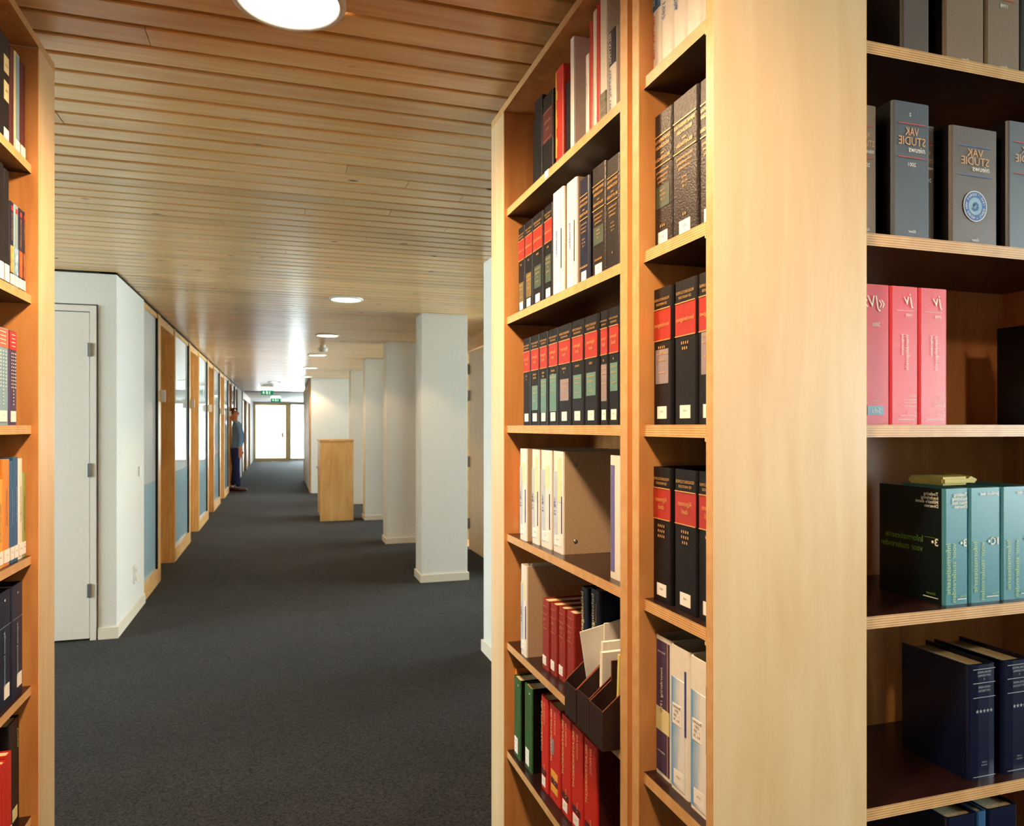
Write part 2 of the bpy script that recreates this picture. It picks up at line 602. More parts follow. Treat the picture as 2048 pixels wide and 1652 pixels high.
for y in (22.0, 24.3, 25.0, 27.45):
    box('frame_post', LX - 0.1, LX + 0.03, y, y + 0.15, 0, 2.2, PINE, d)
box('frame_head', LX - 0.1, LX + 0.03, 22.0, 27.6, 2.2, 2.40, PINE_Y, d)
box('door_leaf', LX - 0.08, LX - 0.04, 22.15, 24.3, 0.01, 2.2, PINE, d)
box('door_leaf', LX - 0.08, LX - 0.04, 24.45, 27.45, 0.01, 2.2, PINE, d)

# end door: pine frame, backlit frosted glass
d = empty('door_9', (-0.35, 31.3, 0), kind='structure', label='glazed pine end door shining with daylight')
box('frame_post', -1.0, -0.93, 31.24, 31.36, 0, 2.34, PINE, d)
box('frame_post', 0.22, 0.34, 31.24, 31.36, 0, 2.34, PINE, d)
box('frame_head', -0.93, 0.22, 31.24, 31.36, 2.26, 2.34, PINE, d)
box('bottom_rail', -0.93, 0.22, 31.26, 31.34, 0, 0.12, PINE, d)
box('pane', -0.93, 0.22, 31.29, 31.30, 0.12, 2.26, FROST_W, d)
box('lock_plate', 0.06, 0.14, 31.25, 31.29, 0.95, 1.15, PINE, d)

# right: columns, wall block, glazed fronts
for i, (y0, y1) in enumerate(((4.10, 4.40), (6.487, 6.79), (8.75, 9.05), (11.06, 11.36), (13.42, 13.72))):
    nm = ['white column standing behind the shelves, nearest of the row', 'nearest fully visible square white column', 'second fully visible square white column',
          'third square white column beside the low wooden cabinet', 'farthest square white column behind the low wooden cabinet'][i]
    c = empty('column', (1.424, (y0 + y1) / 2, 0), label=nm, cat='column', group='square white columns along the corridor')
    c.name = 'white_column'
    box('shaft', 1.212, 1.634, y0, y1, 0, CEIL, WHITE, c, bev=0.003)
    bm = bmesh.new()
    t = 0.013
    X0, X1 = 1.212, 1.634
    for a in ((X0 - t, X0, y0 - t, y1 + t), (X1, X1 + t, y0 - t, y1 + t), (X0, X1, y0 - t, y0), (X0, X1, y1, y1 + t)):
        add_box(bm, a[0], a[1], a[2], a[3], 0, 0.068)
    finish('skirting', bm, CREAM, c, rel(c, (0, 0, 0)))

wall('wall_block', 'Y', 0.62, 3.9, 15.86, 20.0, 0, 2.42, [], WHITE, 'white wall block narrowing the corridor on the right')
d = empty('door_10', (0.62, 17.9, 0), kind='structure', label='white door in orange wood frame on side of the wall block')
box('frame_post', 0.59, 0.622, 16.05, 16.17, 0, 2.25, PINE, d)
box('frame_post', 0.59, 0.622, 19.85, 19.98, 0, 2.36, PINE, d)
box('frame_head', 0.59, 0.622, 16.17, 19.85, 2.2, 2.32, PINE_Y, d)
box('door_leaf', 0.60, 0.622, 16.17, 19.85, 0.01, 2.2, DOORW, d)
for z in (1.0, 1.9):
    box('hinge', 0.585, 0.60, 16.2, 16.3, z, z + 0.1, STEEL, d)

RX = 2.05
e = empty('window_7', (RX, 2.6, 0), kind='structure', label='glazed pine office front behind the columns on the right')
for a, c in ((2.6, 4.8), (4.9, 6.7), (8.62, 10.7), (10.8, 12.9), (13.0, 15.8)):
    box('bottom_rail', RX, RX + 0.09, a, c, 0, 0.13, PINE_Y, e)
    box('pane', RX + 0.03, RX + 0.038, a, c, 0.13, 2.36, GLASS, e)
    box('post', RX, RX + 0.1, c, c + 0.1, 0, 2.42, PINE, e)
box('top_rail', RX, RX + 0.09, 2.6, 15.86, 2.36, 2.42, PINE_Y, e)
d = empty('door_11', (RX, 7.4, 0), kind='structure', label='pale pine door standing behind the nearest visible column')
box('frame_post', RX - 0.01, RX + 0.1, 8.27, 8.58, 0, 2.36, PINE, d)
box('frame_post', RX - 0.01, RX + 0.1, 6.80, 6.93, 0, 2.36, PINE, d)
box('frame_head', RX - 0.01, RX + 0.1, 6.93, 8.27, 2.26, 2.36, PINE_Y, d)
box('side_pane', RX + 0.02, RX + 0.03, 8.08, 8.26, 0.1, 2.26, GLASS, d)
box('door_leaf', RX + 0.005, RX + 0.045, 6.94, 8.08, 0.01, 2.25, MAPLE, d)
for z in (2.05, 1.75, 1.0, 0.3):
    box('hinge', RX - 0.02, RX + 0.01, 8.05, 8.13, z - 0.06, z + 0.06, STEEL, d)
box('door_handle', RX - 0.03, RX + 0.005, 7.08, 7.12, 1.02, 1.2, STEEL, d)
for i, y in enumerate((3.7, 10.75)):
    struct(box('wall_office', RX + 0.12, 5.3, y, y + 0.1, 0, 2.43, WHITE), 'white partition between the offices on the right, ' + ('nearer' if i == 0 else 'farther') + ' one')

# ---------------------------------------------------------------- ceiling fittings
def downlight(x, y, label, power, angle=174, blend=0.7, r=0.117):
    e = empty('ceiling_downlight', (x, y, CEIL), label=label, cat='ceiling light', group='round ceiling downlights')
    lathe('trim_ring', [(r, 0.002), (r - 0.004, -0.004), (r + 0.004, -0.012), (r + 0.016, -0.007), (r + 0.018, 0.002)], ALU, e, seg=48)
    lathe('diffuser', [(r - 0.001, -0.001), (r * 0.8, -0.004), (r * 0.4, -0.006), (0, -0.006)], LAMP, e, seg=48)
    l = bpy.data.lights.new('downlight_beam', 'SPOT')
    l.energy = power
    l.color = WARM
    l.spot_size = math.radians(angle)
    l.spot_blend = blend
    l.shadow_soft_size = 0.1
    o = bpy.data.objects.new('downlight_beam', l)
    link(o, e)
    o.location = (0, 0, -0.03)
    return e


downlight(0.02, 1.82, 'large round white downlight overhead between the bookcases', SPOT_NEAR)
downlight(0.02, 0.62, 'added fill downlight above the viewer', SPOT_NEAR)  # out-of-view lamp added to brighten the lower shelves
downlight(1.25, -0.55, 'round downlight in front of the right bookcase', SPOT_NEAR * 0.40)
for i, y in enumerate((5.97, 8.40, 10.76, 13.13, 15.50)):
    downlight(0.505, y, '%s round downlight in the row over the corridor' % ordw[i], SPOT_FAR, 120, 0.25)
downlight(-0.12, 17.6, 'small round downlight just before the green exit signs', SPOT_FAR, 120, 0.25)
sd = empty('smoke_detector', (0.51, 9.42, CEIL), label='white round smoke detector hanging between the corridor downlights', cat='detector')
lathe('mounting_base', [(0, 0), (0.035, 0), (0.035, -0.035), (0, -0.035)], PLASTIC, sd)
lathe('sensor_head', [(0, -0.035), (0.058, -0.038), (0.062, -0.06), (0.05, -0.082), (0, -0.088)], PLASTIC, sd)


# ---------------------------------------------------------------- lettering
TXT = {}


def text_geo(s, shear=0.0, bold=0.0):
    key = (s, shear, bold)
    if key in TXT:
        return TXT[key]
    cu = bpy.data.curves.new('t', 'FONT')
    cu.body = s
    cu.size = 1.0
    cu.resolution_u = 2
    cu.shear = shear
    cu.offset = bold
    o = bpy.data.objects.new('t', cu)
    COL.objects.link(o)
    me = bpy.data.meshes.new_from_object(o)
    vs = [(v.co.x, v.co.y) for v in me.vertices]
    fs = [tuple(p.vertices) for p in me.polygons]
    bpy.data.objects.remove(o)
    bpy.data.curves.remove(cu)
    bpy.data.meshes.remove(me)
    if vs:
        xs = [v[0] for v in vs]
        x0, wd = min(xs), max(xs) - min(xs)
    else:
        x0, wd = 0, 1
    TXT[key] = (vs, fs, x0, wd)
    return TXT[key]


class Print:
    """flat print of one colour, in reading coordinates u (right) and v (up) of a mirrored face"""

    def __init__(self):
        self.v, self.f = [], []

    def text(self, s, u, v, size, fit=None, rot=False, align='C', shear=0.0, bold=0.0):
        vs, fs, x0, wd = text_geo(s, shear, bold)
        k = size
        if fit and wd * k > fit:
            k = fit / wd
        ky = k if not fit else min(size, k * 1.35)
        off = {'C': wd / 2, 'L': 0, 'R': wd}[align]
        base = len(self.v)
        for a, c in vs:
            p, q = (a - x0 - off) * k, c * ky
            if rot:
                p, q = q, -p
            self.v.append((u + p, v + q))
        self.f += [tuple(base + i for i in f) for f in fs]
        return self

    def rect(self, u0, u1, v0, v1):
        b = len(self.v)
        self.v += [(u0, v0), (u1, v0), (u1, v1), (u0, v1)]
        self.f.append((b, b + 1, b + 2, b + 3))
        return self

    def disc(self, u, v, r, n=20, r0=0.0):
        b = len(self.v)
        if r0 <= 0:
            self.v += [(u + r * math.cos(2 * math.pi * i / n), v + r * math.sin(2 * math.pi * i / n)) for i in range(n)]
            self.f.append(tuple(b + i for i in range(n)))
        else:
            for i in range(n):
                a = 2 * math.pi * i / n
                self.v += [(u + r * math.cos(a), v + r * math.sin(a)), (u + r0 * math.cos(a), v + r0 * math.sin(a))]
            for i in range(n):
                j = (i + 1) % n
                self.f.append((b + 2 * i, b + 2 * j, b + 2 * j + 1, b + 2 * i + 1))
        return self

    def star(self, u, v, r):
        b = len(self.v)
        self.v += [(u + (r if i % 2 == 0 else r * 0.42) * math.sin(math.pi * i / 5), v + (r if i % 2 == 0 else r * 0.42) * math.cos(math.pi * i / 5)) for i in range(10)]
        self.f.append(tuple(b + i for i in range(10)))
        return self

    def clusters(self, gap=0.022):
        """split into blocks of print that stand well apart up the spine"""
        rows = sorted((min(self.v[i][1] for i in f), max(self.v[i][1] for i in f), f) for f in self.f)
        out, top = [], None
        for lo, hi, f in rows:
            if top is None or lo > top + gap:
                out.append([])
                top = hi
            out[-1].append(f)
            top = max(top, hi)
        res = []
        for fs in out:
            p, m_ = Print(), {}
            for f in fs:
                for i in f:
                    if i not in m_:
                        m_[i] = len(p.v)
                        p.v.append(self.v[i])
                p.f.append(tuple(m_[i] for i in f))
            res.append(p)
        return res

    def build(self, name, mat, parent, to3d):
        if not self.v:
            return None
        me = bpy.data.meshes.new(name)
        me.from_pydata([to3d(u, v) for u, v in self.v], [], self.f)
        me.materials.append(mat)
        me.update()
        o = bpy.data.objects.new(name, me)
        return link(o, parent)


# ---------------------------------------------------------------- bookcases
ZS = {k: 1.403 + 0.33 * k for k in range(-4, 4)}
TOP = 2.36
TH = 0.0215


def shelf_set(root, x0, x1, y0, y1, plyaxes):
    for k in range(-4, 3):
        if k == -4:
            continue
        box('shelf', x0, x1, y0, y1, ZS[k] - TH, ZS[k], FILM, root, edge=PLY_Z, axes=plyaxes)
    box('bottom_shelf', x0, x1, y0, y1, 0.083 - TH, 0.083, FILM, root, edge=PLY_Z, axes=plyaxes)


M1 = empty('bookcase', (0.79, 1.73, 0), label='tall maple bookcase along the corridor, its books seen from the side', cat='bookcase', group='maple plywood bookcases')
box('end_post', 0.65, 0.95, 2.13, 2.265, 0, TOP, MAPLE, M1, bev=0.001)
box('side_panel', 0.65, 0.94, 1.298, 1.329, 0, TOP, BIRCH_IN, M1, edge=PLY_Y, axes='XZ')
box('warm_cast_liner', 0.6512, 0.932, 2.127, 2.1305, 0.06, TOP, BIRCH_IN, M1)  # added sheet giving the post's inner face the warm cast
box('top_board', 0.65, 0.95, 1.298, 2.265, TOP, TOP + 0.021, BIRCH_IN, M1, edge=PLY_Z, axes='XY')
box('back_panel', 0.932, 0.94, 1.329, 2.13, 0.06, TOP, BIRCH_IN, M1)
shelf_set(M1, 0.66, 0.932, 1.330, 2.1265, 'XY')
box('plinth', 0.69, 0.71, 1.33, 2.129, 0, 0.06, MAPLE_Y, M1)
box('filler_strip', 0.664, 0.90, 1.277, 1.297, 0, TOP, MAPLE, M1)
# little label holder on the top shelf edge
box('shelf_tab', 0.6585, 0.66, 1.762, 1.790, ZS[2] - 0.0185, ZS[2] + 0.001, PAPERW, M1)

M2 = empty('bookcase', (0.79, 1.13, 0), label='narrow corner bookcase ending in a broad plain maple panel', cat='bookcase', group='maple plywood bookcases')
box('side_panel', 0.65, 0.925, 1.249, 1.276, 0, TOP, BIRCH_IN, M2, edge=PLY_Y, axes='XZ')
box('end_panel', 0.65, 0.949, 0.9986, 1.0196, 0, 2.40, MAPLE, M2, edge=PLY_Y, axes='XZ')
box('top_board', 0.65, 0.925, 1.0196, 1.276, TOP, TOP + 0.021, BIRCH_IN, M2, edge=PLY_Z, axes='XY')
box('back_panel', 0.917, 0.925, 1.0196, 1.249, 0.06, TOP, BIRCH_IN, M2)
shelf_set(M2, 0.66, 0.917, 1.0206, 1.2485, 'XY')
for k in range(-3, 3):  # small notched end pieces seen at the panel
    box('shelf_bracket', 0.657, 0.70, 1.0206, 1.034, ZS[k] - TH - 0.006, ZS[k] - TH, MAPLE, M2)

R = empty('bookcase', (1.28, 1.15, 0), label='wide bookcase facing the viewer right of the plain maple panel', cat='bookcase', group='maple plywood bookcases')
box('side_panel', 0.930, 0.949, 1.0206, 1.2965, 0, TOP, MAPLE, R, edge=PLY_X, axes='YZ')
box('side_panel', 1.625, 1.652, 0.9986, 1.2965, 0, TOP, BIRCH_IN, R, edge=PLY_X, axes='YZ')
box('top_board', 0.930, 1.652, 1.0206, 1.2965, TOP, TOP + 0.021, BIRCH_IN, R, edge=PLY_Z, axes='XY')
box('back_panel', 0.949, 1.625, 1.291, 1.2965, 0.06, TOP, BIRCH_IN, R)
shelf_set(R, 0.950, 1.6245, 1.010, 1.291, 'XY')

L = empty('bookcase', (-0.74, 1.73, 0), label='tall maple bookcase cut off by the left edge of the picture', cat='bookcase', group='maple plywood bookcases')
box('end_post', -0.90, -0.585, 2.137, 2.272, 0, TOP + 0.005, MAPLE, L, bev=0.001)
box('side_panel', -0.88, -0.585, 1.30, 1.327, 0, TOP, BIRCH_IN, L, edge=PLY_Y, axes='XZ')
box('warm_cast_liner', -0.872, -0.5862, 2.134, 2.1375, 0.06, TOP, BIRCH_IN, L)  # added sheet, same painted warm cast on the left post
box('top_board', -0.90, -0.585, 1.30, 2.272, TOP + 0.005, TOP + 0.026, BIRCH_IN, L, edge=PLY_Z, axes='XY')
box('back_panel', -0.88, -0.872, 1.327, 2.137, 0.06, TOP, BIRCH_IN, L)
shelf_set(L, -0.872, -0.601, 1.328, 2.1335, 'XY')


# ---------------------------------------------------------------- books
GOLD = plain('gold_foil', '#d9a860', rough=0.35, metal=0.2, var=0.1)
INKW = plain('white_ink', '#eeeae2', rough=0.6, var=0.02)
INKD = plain('dark_ink', '#2a2a33', rough=0.6, var=0.02)
INKR = plain('red_ink', '#c4473a', rough=0.6, var=0.02)
INKB = plain('blue_ink', '#3f6fae', rough=0.6, var=0.02)
INKG = plain('pale_green_ink', '#a9c879', rough=0.6, var=0.02)
INKN = plain('navy_ink', '#27307c', rough=0.6, var=0.02)
ORANGE_INK = plain('tan_ink', '#d8a468', rough=0.6, var=0.02)
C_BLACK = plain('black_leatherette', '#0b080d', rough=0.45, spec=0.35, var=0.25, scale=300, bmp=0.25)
C_BROWN = plain('brown_black_leatherette', '#1c1110', rough=0.42, spec=0.4, var=0.35, scale=260, bmp=0.5)
C_NAVY = plain('navy_cloth', '#0c1433', rough=0.42, spec=0.4, var=0.15, scale=200, bmp=0.1)
C_DKBLUE = plain('deep_blue_vinyl', '#0a1230', rough=0.32, spec=0.4, var=0.1, scale=120)
C_RED = plain('scarlet_cover', '#c42a1c', rough=0.45, var=0.12, scale=120)
C_RUST = plain('rust_leather', '#8f2a1c', rough=0.45, var=0.18, scale=120, bmp=0.1)
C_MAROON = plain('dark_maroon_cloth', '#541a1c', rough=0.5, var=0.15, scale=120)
C_PINKRED = plain('coral_red_vinyl', '#d8404f', rough=0.32, var=0.05, scale=160, bmp=0.06)
C_WHITE = plain('white_vinyl', '#e6e2da', rough=0.38, var=0.04, scale=60)
C_BEIGE = plain('beige_board', '#c3a88a', rough=0.5, var=0.06, scale=180)
C_GREEN = plain('green_cloth', '#2f5a2c', rough=0.5, var=0.25, scale=90, bmp=0.1)
C_TEAL = plain('teal_vinyl', '#47899a', rough=0.36, var=0.05, scale=150, bmp=0.05)
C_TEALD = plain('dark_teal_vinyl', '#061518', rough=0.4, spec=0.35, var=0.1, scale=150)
C_GREY = plain('warm_grey_vinyl', '#5c5450', rough=0.38, var=0.08, scale=260, bmp=0.12)
C_TAUPE = plain('taupe_vinyl', '#85705a', rough=0.42, var=0.08, scale=260, bmp=0.12)
C_SLATE = plain('slate_grey_vinyl', '#4b5560', rough=0.38, var=0.08, scale=260, bmp=0.12)
C_YELLOW = plain('yellow_cover', '#dfa53a', rough=0.5, var=0.06)
C_ORANGE = plain('orange_cover', '#d78630', rough=0.5, var=0.06)
C_MIDBLUE = plain('mid_blue_cover', '#2d5b8a', rough=0.45, var=0.08)
C_PALEBLUE = plain('pale_blue_cover', '#7da0b4', rough=0.5, var=0.06)
C_PURPLE = plain('plum_cover', '#44355c', rough=0.5, var=0.08)
C_SALMON = plain('salmon_band', '#e2684c', rough=0.5, var=0.05)
C_LIME = plain('pale_green_cover', '#8fa05a', rough=0.5, var=0.08)
C_PINKW = plain('pinkish_white_cover', '#e8cfc6', rough=0.4, var=0.03)
C_FILE = plain('dark_brown_card', '#2b1614', rough=0.55, var=0.15, scale=90)
C_FILE_EDGE = plain('red_brown_card_edge', '#7a3420', rough=0.6, var=0.1)
P_RED = plain('red_title_panel', '#a82a1e', rough=0.4, var=0.12, scale=60)
P_GREEN = plain('grey_green_tag', '#5c8580', rough=0.55, var=0.08)
P_GREY = plain('mauve_grey_tag', '#8b8088', rough=0.55, var=0.08)
P_DARKGREEN = plain('dark_green_tag', '#3a4a3c', rough=0.55, var=0.1)
P_OLIVE = plain('olive_tag', '#6b5a2e', rough=0.55, var=0.1)
P_CREAM = plain('cream_tag', '#d8cf9c', rough=0.6, var=0.04)
P_LABEL = plain('white_shelf_label', '#efeceb', rough=0.6, var=0.02)
P_SDU = plain('pale_blue_tag', '#8fb7cf', rough=0.6, var=0.04)
P_VIOLET = plain('violet_stripe', '#6c6aa8', rough=0.6, var=0.12, scale=80)
P_PALE = plain('pale_blue_insert', '#b9c6d4', rough=0.5, var=0.10, scale=30)
P_YELLOWISH = plain('pale_yellow_insert', '#e2dcae', rough=0.5, var=0.05)


def gradient_print(name, left, right):
    m, nt, b = new_mat(name)
    tc = N(nt, 'ShaderNodeTexCoord')
    sp = N(nt, 'ShaderNodeSeparateXYZ')
    nt.links.new(tc.outputs['Generated'], sp.inputs[0])
    no = N(nt, 'ShaderNodeTexNoise')
    no.inputs['Scale'].default_value = 3
    nt.links.new(tc.outputs['Generated'], no.inputs['Vector'])
    ad = N(nt, 'ShaderNodeMath', operation='MULTIPLY_ADD')
    ad.inputs[1].default_value = 0.55
    nt.links.new(no.outputs['Fac'], ad.inputs[0])
    nt.links.new(sp.outputs[0], ad.inputs[2])
    r = ramp(nt, ad.outputs[0], [(0.3, lin(left)), (0.95, lin(right))])
    nt.links.new(r.outputs[0], b.inputs['Base Color'])
    b.inputs['Roughness'].default_value = 0.35
    return m


P_BLUEFADE = gradient_print('blue_fade_insert', '#5f9fd8', '#e3e6ea')
P_PHOTO = gradient_print('photo_print', '#3d78b8', '#d9a14e')
P_LANDSCAPE = plain('landscape_print', '#6c6a58', rough=0.5, var=0.7, scale=120)


class Book:
    def __init__(self, face, front, mid, z, w, h, d, cover, label, name='law_binder', cat='binder', group=None,
                 pages=PAPER, drop=0.006, tilt=0.0, bulge=0.0, side=None, board=0.003, pinset=0.006):
        rz = {'M': -H90, 'R': 0.0, 'L': H90}[face]
        loc = (front, mid, z) if face in 'ML' else (mid, front, z)
        self.w, self.h, self.d = w, h, d
        self.root = empty(name, loc, rz, label=label, cat=cat, group=group)
        if tilt:
            self.root.rotation_mode = 'ZYX'
            self.root.rotation_euler = (0, 0, rz)
            self.root.rotation_mode = 'XYZ'
            self.root.rotation_euler = (Matrix.Rotation(rz, 4, 'Z') @ Matrix.Rotation(tilt, 4, 'Y')).to_euler()
            self.root.location.z += abs(math.sin(tilt)) * w / 2
        # cover: spine and two boards as one bent sheet
        bm = bmesh.new()
        hw, t, r = w / 2, board, min(0.005, w * 0.18)
        out = [(-hw, d), (-hw, r), (-hw + r * 0.3, r * 0.3), (-hw + r, 0.0)]
        if bulge:
            out += [(-hw * 0.4, -bulge), (hw * 0.4, -bulge)]
        out += [(hw - r, 0.0), (hw - r * 0.3, r * 0.3), (hw, r), (hw, d)]
        inn = []
        for x, y in out:
            inn.append((max(-hw + t, min(hw - t, x * (1 - t / hw))), min(d, max(t, y + (t if y < d else 0)))))
        n = len(out)
        lo_o = [bm.verts.new((x, y, 0)) for x, y in out]
        hi_o = [bm.verts.new((x, y, h)) for x, y in out]
        lo_i = [bm.verts.new((x, y, 0)) for x, y in inn]
        hi_i = [bm.verts.new((x, y, h)) for x, y in inn]
        for i in range(n - 1):
            f = bm.faces.new((lo_o[i], lo_o[i + 1], hi_o[i + 1], hi_o[i]))
            if side is not None and (i == 0 or i == n - 2):
                f.material_index = 1
            bm.faces.new((lo_i[i + 1], lo_i[i], hi_i[i], hi_i[i + 1]))
            bm.faces.new((hi_o[i], hi_o[i + 1], hi_i[i + 1], hi_i[i]))
            bm.faces.new((lo_o[i + 1], lo_o[i], lo_i[i], lo_i[i + 1]))
        for i in (0, n - 1):
            bm.faces.new((lo_o[i], hi_o[i], hi_i[i], lo_i[i]) if i == 0 else (lo_o[i], lo_i[i], hi_i[i], hi_o[i]))
        bmesh.ops.recalc_face_normals(bm, faces=bm.faces[:])
        finish('cover', bm, [cover] + ([side] if side is not None else []), self.root)
        if pages is not None:
            bm = bmesh.new()
            add_box(bm, -hw + t + 0.0003, hw - t - 0.0003, t + 0.003, d - pinset, 0.004, h - drop)
            finish('page_block', bm, pages, self.root)
        self.y = -bulge
        self.inks = {}

    def patch(self, name, mat, u0, u1, z0, z1, lift=0.0008):
        """a stuck-on or printed panel on the spine; u runs left to right as seen"""
        bm = bmesh.new()
        add_box(bm, 0, u1 - u0, 0, lift + 0.001, 0, z1 - z0)
        return finish(name, bm, mat, self.root, (u0, self.y - lift, z0))

    def band(self, name, mat, z0, z1, lift=0.0006):
        m_ = 0.0035
        return self.patch(name, mat, -self.w / 2 + m_, self.w / 2 - m_, z0, z1, lift)

    def ink(self, mat):
        return self.inks.setdefault(mat.name, (mat, Print()))[1]

    def tag_label(self, u, z0, z1, wd, s='146.20'):
        o = self.patch('shelf_label', P_LABEL, u - wd / 2, u + wd / 2, z0, z1, 0.0010)
        p = Print().text(s, 0, (z1 - z0) / 2 + 0.0005, 0.0045, wd * 0.7)
        p.build('label_print', INKD, o, lambda a, c: (wd / 2 - a, -0.0004, c))

    def done(self):
        y = self.y - 0.0016
        for mat, p in self.inks.values():
            for q in p.clusters():
                q.build('lettering', mat, self.root, lambda u, v: (-u, y, v))
        return self.root

    def side_print(self, mat, p, name='cover_lettering'):
        x = -self.w / 2 - 0.0006
        for q in p.clusters():
            q.build(name, mat, self.root, lambda u, v: (x, u, v))


def gold_dots(b, rows, z, mat=GOLD, sx=0.0028, sz=0.0048, step=0.0068):
    p = b.ink(mat)
    for r, n in enumerate(rows):
        for i in range(n):
            u = (i - (n - 1) / 2) * step
            zz = z - r * 0.0095
            p.rect(u - sx / 2, u + sx / 2, zz - sz / 2, zz + sz / 2)


def encyclopedia(front, ya, yb, k, h, title, rows, tagm, tagz, label, group, redtop=True, lab=True, tagtext=None):
    wd = ya - yb - 0.0015
    b = Book('M', front, (ya + yb) / 2, ZS[k], wd, h, 0.235, C_BLACK, label, group=group, pages=PAPER, drop=0.016)
    z0, z1 = h * 0.615, h * 0.845
    b.band('title_panel', P_RED, z0, z1)
    g = b.ink(GOLD)
    e = wd / 2 - 0.0036
    for z in (z0, z1):
        g.rect(-e, e, z - 0.0009, z + 0.0009)
    f = wd * 0.80
    g.text('FISCALE ENCYCLOPEDIE', 0, h * 0.905, 0.0075, f)
    g.text('DE VAKSTUDIE', 0, h * 0.872, 0.0065, f * 0.7)
    if len(title) == 2:
        g.text(title[0], 0, h * 0.745, 0.013, f * 0.75)
        g.text(title[1], 0, h * 0.69, 0.013, f * 0.5)
    else:
        g.text(title[0], 0, h * 0.715, 0.016, f)
    gold_dots(b, rows, h * 0.565)
    if tagm is not None:
        a, c = tagz
        b.patch('volume_tag', tagm, -wd * 0.34, wd * 0.34, h * a, h * c)
        tx = tagtext or ['Inkomstenbelasting', 'Loonbelasting', 't/m', 'Vermogen']
        for i, t in enumerate(tx):
            g.text(t, 0, h * (c - 0.04 - i * 0.045), 0.006, wd * 0.55)
    if lab:
        b.tag_label(0, h * 0.045, h * 0.135, min(0.034, wd * 0.5))
    return b.done()


G_ENC = 'black and red encyclopedia binders'
# ---- corridor bookcase, eye level shelf: nine black and red binders
spec = [(2.032, 1.966, [2, 1], None, 'leftmost black and red binder of the eye-level row, no green tag'),
        (1.963, 1.892, [4, 4], P_GREEN, 'second black and red binder of the eye-level row, tall green tag'),
        (1.889, 1.825, [3, 2], P_GREEN, 'third black and red binder of the eye-level row'),
        (1.820, 1.749, [4, 2], P_GREEN, 'fourth black and red binder of the eye-level row'),
        (1.747, 1.663, [4, 1], P_GREY, 'fifth binder of the eye-level row, with mauve grey tag'),
        (1.658, 1.584, [4], P_GREEN, 'sixth black and red binder of the eye-level row'),
        (1.579, 1.502, [3], P_GREEN, 'seventh black and red binder of the eye-level row, bright red panel'),
        (1.492, 1.449, [1], P_GREY, 'narrow eighth black and red binder of the eye-level row'),
        (1.447, 1.394, [1], P_GREEN, 'last black and red binder of the eye-level row, by the plywood divider')]
tz = [None, (0.17, 0.44), (0.14, 0.50), (0.145, 0.53), (0.245, 0.46), (0.255, 0.48), (0.27, 0.48), (0.21, 0.53), (0.29, 0.53)]
for (a, c, rows, tm, lb), z in zip(spec, tz):
    encyclopedia(0.680, a, c, 0, 0.252, ('Algemeen', 'deel'), rows, tm, z, lb, G_ENC)

# ---- shelf above: four black and red, two white ring binders, three dark ones
spec = [(2.079, 2.016, [2], P_OLIVE, (0.10, 0.36), 'leftmost of four black and red binders above eye level'),
        (2.014, 1.947, [2], P_OLIVE, (0.15, 0.42), 'second of four black and red binders above eye level'),
        (1.945, 1.863, [3], P_DARKGREEN, (0.20, 0.44), 'third of four black and red binders above eye level'),
        (1.853, 1.789, [2], P_DARKGREEN, (0.20, 0.48), 'black and red binder above eye level touching the white ring binder')]
for a, c, rows, tm, z, lb in spec:
    encyclopedia(0.680, a, c, 1, 0.256, ('Inkomstenbelasting',), rows, tm, z, lb, G_ENC)


def ring_binder(front, ya, yb, k, h, label, style, side=C_BEIGE, d=0.235, name='ring_binder', lab=True):
    wd = ya - yb - 0.0015
    b = Book('M', front, (ya + yb) / 2, ZS[k], wd, h, d, C_WHITE, label, name=name, cat='binder', group='white ring binders', pages=PAPERW, drop=0.022, side=side, board=0.0025, pinset=0.03)
    e = wd / 2
    ink = b.ink(INKN)
    if style == 'fade':
        b.patch('spine_insert', P_BLUEFADE, -e * 0.86, e * 0.55, h * 0.03, h * 0.78)
        b.patch('spine_stripe', INKN, e * 0.55, e * 0.68, h * 0.42, h * 0.86, 0.0012)
        b.patch('title_label', P_LABEL, -e * 0.72, e * 0.2, h * 0.46, h * 0.60, 0.0014)
        d_ = b.ink(INKD)
        for i, t in enumerate(('Besluiten', '2001', '1 - 200', 'Art. 30')):
            d_.text(t, e * 0.26, h * (0.575 - 0.03 * i), 0.0075, e * 0.8)
        b.tag_label(-e * 0.1, h * 0.05, h * 0.15, wd * 0.5, '131.20')
    elif style in ('plain', 'yellow'):
        b.patch('spine_insert', P_PALE, -e * 0.9, -e * 0.1, h * 0.06, h * 0.80)
        b.patch('title_label', P_YELLOWISH, -e * 0.08, e * 0.7, h * (0.5 if style == 'yellow' else 0.62), h * (0.93 if style == 'yellow' else 0.84))
        b.patch('spine_stripe', INKN, e * 0.72, e * 0.84, h * 0.20, h * 0.56, 0.0012)
        ink.text('VPB 12', e * 0.4, h * 0.45, 0.016, h * 0.4, rot=True)
        b.tag_label(-e * 0.05, h * 0.07, h * 0.17, wd * 0.62, 'MAP 12')
    elif style == 'grey':
        b.patch('spine_insert', P_PALE, -e * 0.75, e * 0.55, h * 0.12, h * 0.84)
        b.patch('spine_stripe', INKD, e * 0.56, e * 0.66, h * 0.25, h * 0.62, 0.0012)
        ink.text('Jaarstukken', e * 0.1, h * 0.5, 0.014, h * 0.5, rot=True)
        b.tag_label(-e * 0.05, h * 0.03, h * 0.13, wd * 0.55, '131.06')
    elif style == 'box':
        b.patch('spine_insert', P_VIOLET, -e * 0.75, -e * 0.05, h * 0.06, h * 0.92)
    return b


